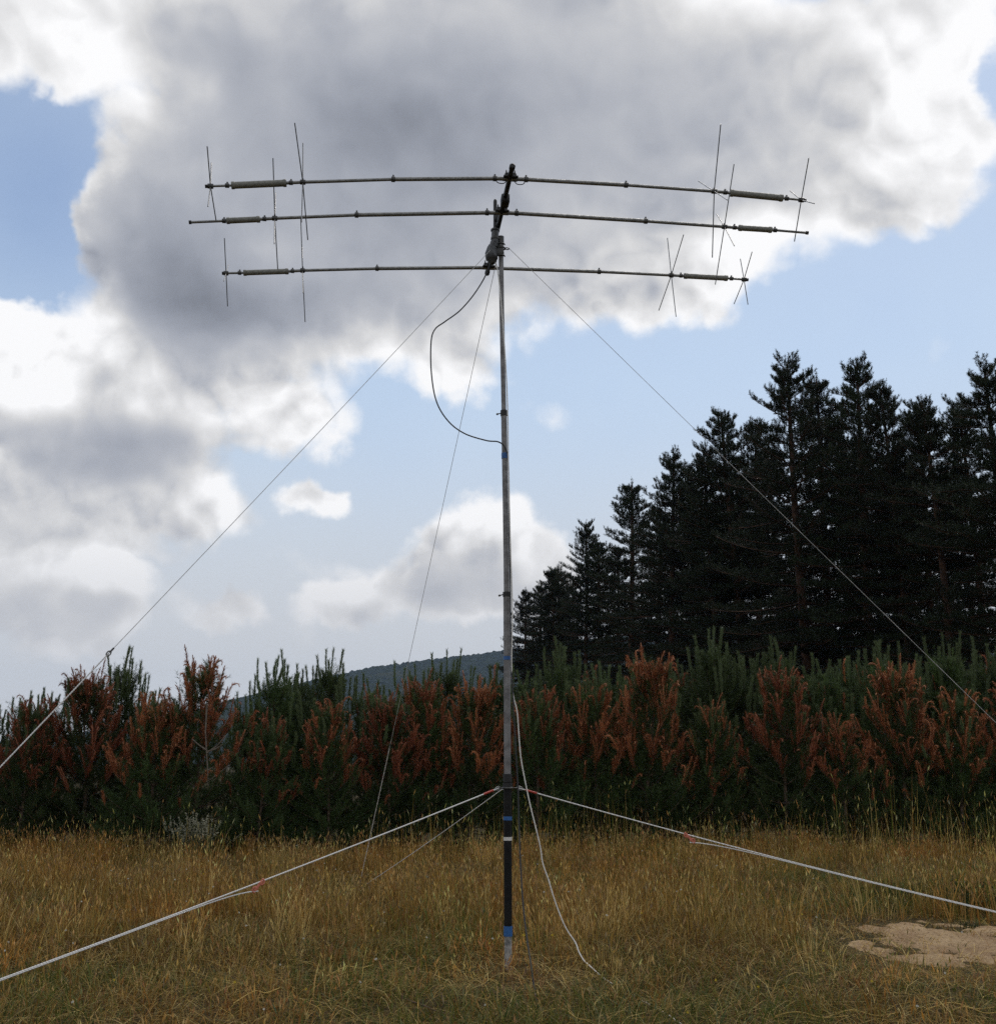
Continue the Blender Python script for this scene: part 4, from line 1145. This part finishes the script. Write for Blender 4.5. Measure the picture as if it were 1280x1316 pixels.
# ------------------------------------------------------------------ antenna
H_B = 4.90                                    # boom height above the camera
def boom_pt(px, py):
    r = ray(px, py); return CAM + r * (H_B / r[2])
ELEM = [
    dict(c=(656, 229), L=[(263.6, 239.1), (297.9, 237.9), (367.7, 234.8), (389.2, 233.7), (505.4, 230), (636.4, 229)], Rr=[(670.2, 229.9), (804.6, 237.4), (917.8, 245.5), (939, 247.6), (1005.5, 254.2), (1035.7, 257.2)],
         trap=[(297.8, 367.7), (938.5, 1005.5)], dia=(5.2, 4.2, 3.1), tdia=8.6, label="nearest element with the longest trap sleeves",
         hats=[((389.2, 233.7), .52, (378.8, 157.5), (395.6, 308.0), (389.4, 183.7), (387.6, 285.0)), ((270.6, 238.8), .36, (266.3, 187.7), (277.7, 282.8), (271.7, 208.9), (267.3, 265.0)),
               ((917.8, 245.5), .56, (926.2, 159.0), (915.4, 330.8), (897.6, 232.4), (934.6, 256.6)), ((1029.7, 256.6), .38, (1039.4, 202.5), (1020.9, 310.0), (1015.2, 244.8), (1046.5, 261.3))],
         clamps=[505.4, 804.6, 636, 676, 389.2, 917.8, 374, 292, 1011, 932]),
    dict(c=(645, 272.6), L=[(242.8, 285.4), (291.5, 283.4), (333.8, 281.4), (352.9, 280.2), (458.4, 275.9), (626.4, 273)], Rr=[(660, 273.4), (829.8, 283.8), (930.9, 291.0), (949, 292.4), (991.4, 295.1), (1038.7, 299.0)],
         trap=[(291.5, 333.8), (949.7, 991.4)], dia=(5.2, 4.2, 3.3), tdia=7.4, label="longest middle element with short trap sleeves",
         hats=[((353.2, 280.2), .52, (350.9, 202.8), (357.0, 345.6), (354.2, 247.0), (352.6, 313.0)), ((930.9, 291.0), .54, (943.3, 210.5), (919.2, 365.4), (920.8, 274.4), (943.7, 315.7))],
         clamps=[458.4, 829.8, 626, 664, 353, 931, 340, 288, 944, 996]),
    dict(c=(628, 343.6), L=[(285.4, 350.9), (313.3, 350.3), (370.4, 348.4), (388.9, 347.3), (484.6, 344.8), (619.7, 343.6)], Rr=[(650, 344.8), (770, 348.9), (862.7, 353.4), (879.5, 354.3), (934.6, 357.3), (961.5, 359.3)],
         trap=[(313.3, 370.4), (879.5, 934.6)], dia=(4.6, 3.8, 2.9), tdia=6.8, label="farthest and shortest element behind the mast",
         hats=[((388.9, 347.3), .50, (386.5, 277.7), (392.2, 413.8), (388.4, 318.0), (389.5, 376.0)), ((290.6, 350.8), .34, (288.4, 305.6), (292.5, 393.6), (293.5, 340.0), (287.7, 361.0)),
               ((862.7, 353.4), .50, (878.5, 301.2), (846.6, 398.7), (857.7, 305.6), (868.8, 406.7)), ((956.1, 359.0), .34, (966.5, 323.4), (943.3, 390.3), (951.4, 332.5), (961.2, 391.0))],
         clamps=[484.6, 770, 389, 863, 376, 308, 875, 940]),
]

def make_antenna():
    near, far = boom_pt(656.5, 222), boom_pt(627.5, 345)
    bd = unit(far - near); ex = np.array([bd[1], -bd[0], 0.0])      # along the elements
    root = empty("beam_antenna", boom_pt(640, 283))
    tag(root, "three element beam antenna with trap sleeves and crossed end rods on the mast top", "antenna")
    O = np.array(root.location)
    near = near - bd * 0.10; far = far + bd * 0.10
    Lc = lambda P: np.asarray(P, float) - O
    bm = MB().tube([Lc(near), Lc(far)], 0.022, 14).build("boom", M['black'], root)
    for e, s in ((near, -1), (far, 1)):
        MB().tube([Lc(e + bd * s * -0.03), Lc(e + bd * s * 0.012), Lc(e + bd * s * 0.02)], [0.026, 0.026, 0.018], 14).build("end_cap", M['black'], bm)
    for E in ELEM:
        C = boom_pt(*E['c'])
        C0 = C + np.array([0, 0, 0.0])
        def on_plane(px, py):           # sight line meets the upright plane of this element
            r = ray(px, py); nrm = np.array([-ex[1], ex[0], 0.0])
            return CAM + r * (np.dot(C0 - CAM, nrm) / np.dot(r, nrm))
        pl = [on_plane(*q) for q in E['L']] + [on_plane(*q) for q in E['Rr']]
        pxs = [q[0] for q in E['L']] + [q[0] for q in E['Rr']]
        pl = np.array(pl)
        def on_el(px):
            return np.array([np.interp(px, pxs, pl[:, i]) for i in range(3)])
        dep = project(C)[2]
        rad = lambda w: w * dep / F / 2
        el = empty("element"); el.parent = root; el["label"] = E['label']
        d0, d1, d2 = E['dia']
        t = MB()
        cl = E['clamps']
        t.tube([Lc(on_el(x)) for x in np.linspace(cl[0], cl[1], 28)], rad(d0), 12)
        hl, hr = E['trap'][0][1], E['trap'][1][0]
        for a, b in ((cl[0] + 6, hl), (cl[1] - 6, hr)):
            t.tube([Lc(on_el(x)) for x in np.linspace(a, b, 14)], rad(d1), 10)
        for a, b in ((E['trap'][0][0], E['L'][0][0]), (E['trap'][1][1], E['Rr'][-1][0])):
            t.tube([Lc(on_el(x)) for x in np.linspace(a, b, 8)], rad(d2), 10)
        t.build("element_tube", M['alu'], el)
        for a, b in E['trap']:
            xs = np.linspace(a, b, 8)
            tr = MB().tube([Lc(on_el(x)) for x in xs], rad(E['tdia']), 16)
            for p, q in ((a - .5, a + 4), (b - 4, b + .5)):
                tr.tube([Lc(on_el(x)) for x in (p, p + .6, q - .6, q)], [rad(E['tdia']) * 1.0, rad(E['tdia']) * 1.13, rad(E['tdia']) * 1.13, rad(E['tdia'])], 16)
            tr.build("trap_sleeve", M['trap'], el)
        for x in (E['L'][0][0], E['Rr'][-1][0]):
            s = 1 if x < 640 else -1
            MB().tube([Lc(on_el(x - s * 1.0)), Lc(on_el(x + s * 3.2))], rad(d2) * 1.45, 10).build("end_cap", M['black'], el)
        for i, x in enumerate(E['clamps']):
            P = on_el(x); w = rad(d0 if i < 4 else d1)
            c = MB().tube([Lc(P - ex * 0.016), Lc(P + ex * 0.016)], w * 1.35, 12)
            c.box(Lc(P + np.array([0, 0, w * 1.5])), (0.014, 0.012, w * 1.6), ex, np.array([-ex[1], ex[0], 0]))
            c.build("hose_clamp", M['dark_metal'], el)
        # crossed capacity rods: each pair through one hub; the endpoint distance fixes the depth
        for hub, hl_, a1, a2, b1, b2 in E['hats']:
            Hh = on_el(hub[0])
            def end(px, py, length, nearer):
                r = ray(px, py); r = r / np.linalg.norm(r)
                m = np.dot(Hh - CAM, r); q = length ** 2 - (np.dot(Hh - CAM, Hh - CAM) - m * m)
                return CAM + r * (m - math.sqrt(q) * (1 if nearer else -1)) if q > 0 else CAM + r * m
            for (p, q, topnear) in ((a1, a2, True), (b1, b2, False)):
                P, Q = end(*p, hl_, topnear), end(*q, hl_, not topnear)
                MB().tube([Lc(P), Lc(Hh), Lc(Q)], 0.0046, 8).build("end_rod", M['rod'], el)
            MB().tube([Lc(Hh - ex * 0.022), Lc(Hh + ex * 0.022)], rad(d1) * 1.5, 12).build("rod_hub", M['dark_metal'], el)
        # bracket that clamps the element onto the boom
        up = np.array([0, 0, 1.0])
        br = MB().box(Lc(C + up * 0.002), (0.125, 0.085, 0.014), ex, np.array([-ex[1], ex[0], 0]))
        br.box(Lc(C + up * 0.016), (0.100, 0.060, 0.056), ex, np.array([-ex[1], ex[0], 0]), None, 0.008)
        for s in (-1, 1):
            a = np.linspace(0, math.pi, 9)
            br.tube([Lc(C + ex * s * 0.036 + up * (0.03 + 0.045 * np.sin(q)) + np.array([-ex[1], ex[0], 0]) * 0.034 * np.cos(q)) for q in a], 0.004, 6)
        br.build("boom_bracket", M['black'], root)
    # feed pigtails under the nearest element
    C = boom_pt(656, 229)
    for s in (-1, 1):
        q = spline([C + ex * s * 0.03 + [0, 0, -.02], C + ex * s * 0.06 + [0, 0, -.05], C + ex * s * 0.11 + [0, 0, -.045], C + ex * s * 0.13 + [0, 0, -.005]], 6)
        MB().tube(Lc(q), 0.004, 8).build("feed_lead", M['black'], root)
    # balun box on the boom
    B = boom_pt(649, 256)
    bx = MB().box(Lc(B + np.array([0, 0, -0.012])), (0.072, 0.12, 0.085), ex, bd, None, 0.008)
    bx.tube([Lc(B + bd * 0.06 + [0, 0, -.01]), Lc(B + bd * 0.10 + [0, 0, -.01])], 0.012, 10)
    bx.build("balun_box", M['black'], root)

def make_rotator():
    c = mpt(637, 316, -0.0)                      # rotator stands beside the mast top
    D = DM - 0.02
    foot = at(632.5, 336, D)
    root = empty("antenna_rotator", foot)
    tag(root, "grey antenna rotator motor bolted beside the top of the mast", "rotator")
    P = lambda px, py, dd=0: at(px, py, D + dd) - foot
    k = project(at(637, 310, D))[2] / F
    # lower motor housing: squat bell leaning out to the left
    def lathe(prof, x, mat, name, n=20):
        mb = MB()
        pts = [P(xx, yy) for (xx, yy, w) in prof]
        mb.tube(pts, [w * k / 2 for (_, _, w) in prof], n)
        return mb.build(name, mat, root)
    lathe([(633.5, 338, 7), (633.3, 337.6, 9), (632.6, 333.5, 12), (632, 332.8, 15.5), (631.6, 325, 16.5), (631.8, 324.3, 15.6), (632.6, 319, 13.5), (633.6, 316, 11.5)], 0, M['grey_cast'], "motor_housing")
    lathe([(634.5, 316.5, 11), (635.5, 312, 11.5), (636, 311, 10.2), (636.3, 301, 9.6), (636.4, 296, 9.2), (636.4, 293, 7)], 0, M['grey_cast'], "rotor_bell")
    o = lathe([(636.2, 307.5, 11.2), (636.2, 305.5, 11.2)], 0, M['dark_metal'], "clamp_band")
    o = lathe([(636.4, 296.5, 11.6), (636.4, 294.8, 11.6)], 0, M['dark_metal'], "clamp_band")
    lathe([(636.4, 294, 4.8), (636.4, 259, 4.8), (636.4, 257, 4.2), (636.4, 256, 2.5)], 0, M['black'], "stub_pipe")
    # mounting plate across to the mast
    a, b = P(636, 322), P(646, 322)
    MB().box((a + b) / 2 + np.array([0, -0.005, 0]), (0.09, 0.02, 0.10)).build("mounting_plate", M['dark_metal'], root)
    for y in (314, 329):
        q = P(643.7, y); aa = np.linspace(-0.2, math.pi + .2, 12)
        MB().tube([q + np.array([0.036 * math.cos(t), -0.036 * math.sin(t), 0]) for t in aa], 0.005, 8).build("bolt_strap", M['dark_metal'], root)
    # clamp that holds the boom on the stub pipe
    Q = P(637.5, 281)
    MB().box(Q + np.array([0.012, 0.0, 0]), (0.06, 0.055, 0.07), bev=0.006).build("boom_clamp", M['black'], root)

# ------------------------------------------------------------------ small plants and bits
def weed(name, px, py, w, h, n, seed, label, cat, flower, colr):
    global rng
    keep = rng; rng = np.random.default_rng(seed)
    c = on_ground(px, py)
    root = empty(name, (c[0], c[1], 0)); tag(root, label, cat)
    B = np.stack([rng.normal(size=n) * w * .16, rng.normal(size=n) * w * .16, np.zeros(n)], 1)
    d = unit(np.stack([rng.normal(size=n) * .33, rng.normal(size=n) * .33, np.ones(n)], 1))
    L = h * (0.55 + 0.5 * rng.random(n))
    P = paths(B, d, rng.normal(size=(n, 3)), L, R(25) * rng.random(n), 1.0, 7)
    st = MB(); ribs(st, P, np.full(n, .005), np.full(n, .002)); st.build("stems", colr[0], root)
    lf = MB()
    needles(lf, P, 26, 0.075 * h / 0.8, 0.016, 0.9, rng.random(n), 0.1, 0.9, 0.4)
    lf.build("leaves", colr[0], root, smooth=False)
    if flower:
        fl = MB(); needles(fl, P, 34, 0.03, 0.014, 1.2, np.full(n, 0.9), 0.72, 1.0, 0.0)
        fl.build("flowers", colr[1], root, smooth=False)
    rng = keep

def make_small():
    g1 = leafy('grey_green_weed', (0.09, 0.105, 0.06), (0.17, 0.18, 0.115), None, 0.3, 0.7, 0.05)
    f1 = leafy('pale_weed_flowers', (0.34, 0.34, 0.26), (0.44, 0.43, 0.33), None, 0.3, 0.7, 0.05)
    g2 = leafy('dark_green_weed', (0.035, 0.055, 0.02), (0.075, 0.10, 0.035), None, 0.3, 0.6, 0.05)
    weed("flowering_weed", 247, 1104, 1.3, 0.80, 60, 71, "pale grey green weed bush with tiny flowers at the foot of the young pines", "weed", True, (g1, f1))
    weed("leafy_weed", 1235, 1172, 1.5, 0.42, 110, 72, "low dark green leafy weed behind the bare sandy patch", "weed", False, (g2, f1))
    weed("leafy_weed", 1140, 1163, 1.0, 0.28, 55, 74, "small green leafy weed left of the bare sandy patch", "weed", False, (g2, f1))
    weed("weed_sprig", 1248, 1196, 0.28, 0.10, 14, 73, "tiny green sprig growing on the bare sandy patch", "weed", False, (g2, f1))
    # fallen dark twig
    a = [on_ground(518, 1284, .03), on_ground(545, 1293, .05), on_ground(566, 1302, .03), on_ground(592, 1306, .02)]
    b = [on_ground(566, 1302, .03), on_ground(570, 1290, .10), on_ground(567, 1276, .13)]
    o = MB().tube(spline(a, 6), np.linspace(.006, .0035, 19), 7).tube(spline(b, 6), np.linspace(.004, .002, 13), 7).build("fallen_twig", M['stem'])
    tag(o, "dark forked twig lying in the foreground grass left of the mast foot", "twig")

make_world(); make_sun(); make_ground(); make_grass(); hedge(); forest(); make_hill()
if HAZE > 0: make_haze()
make_mast(); make_guys(); make_cables(); make_antenna(); make_rotator(); make_small()

sc.render.engine = 'CYCLES'
sc.cycles.use_denoising = False
cy = sc.cycles
cy.max_bounces = 5; cy.diffuse_bounces = 3; cy.glossy_bounces = 2; cy.transmission_bounces = 3; cy.volume_bounces = 0; cy.transparent_max_bounces = 6
cy.caustics_reflective = False; cy.caustics_refractive = False
vs = sc.view_settings
vs.view_transform = 'Standard'; vs.look = 'None'; vs.exposure = 0.0; vs.gamma = 1.0; vs.use_curve_mapping = False
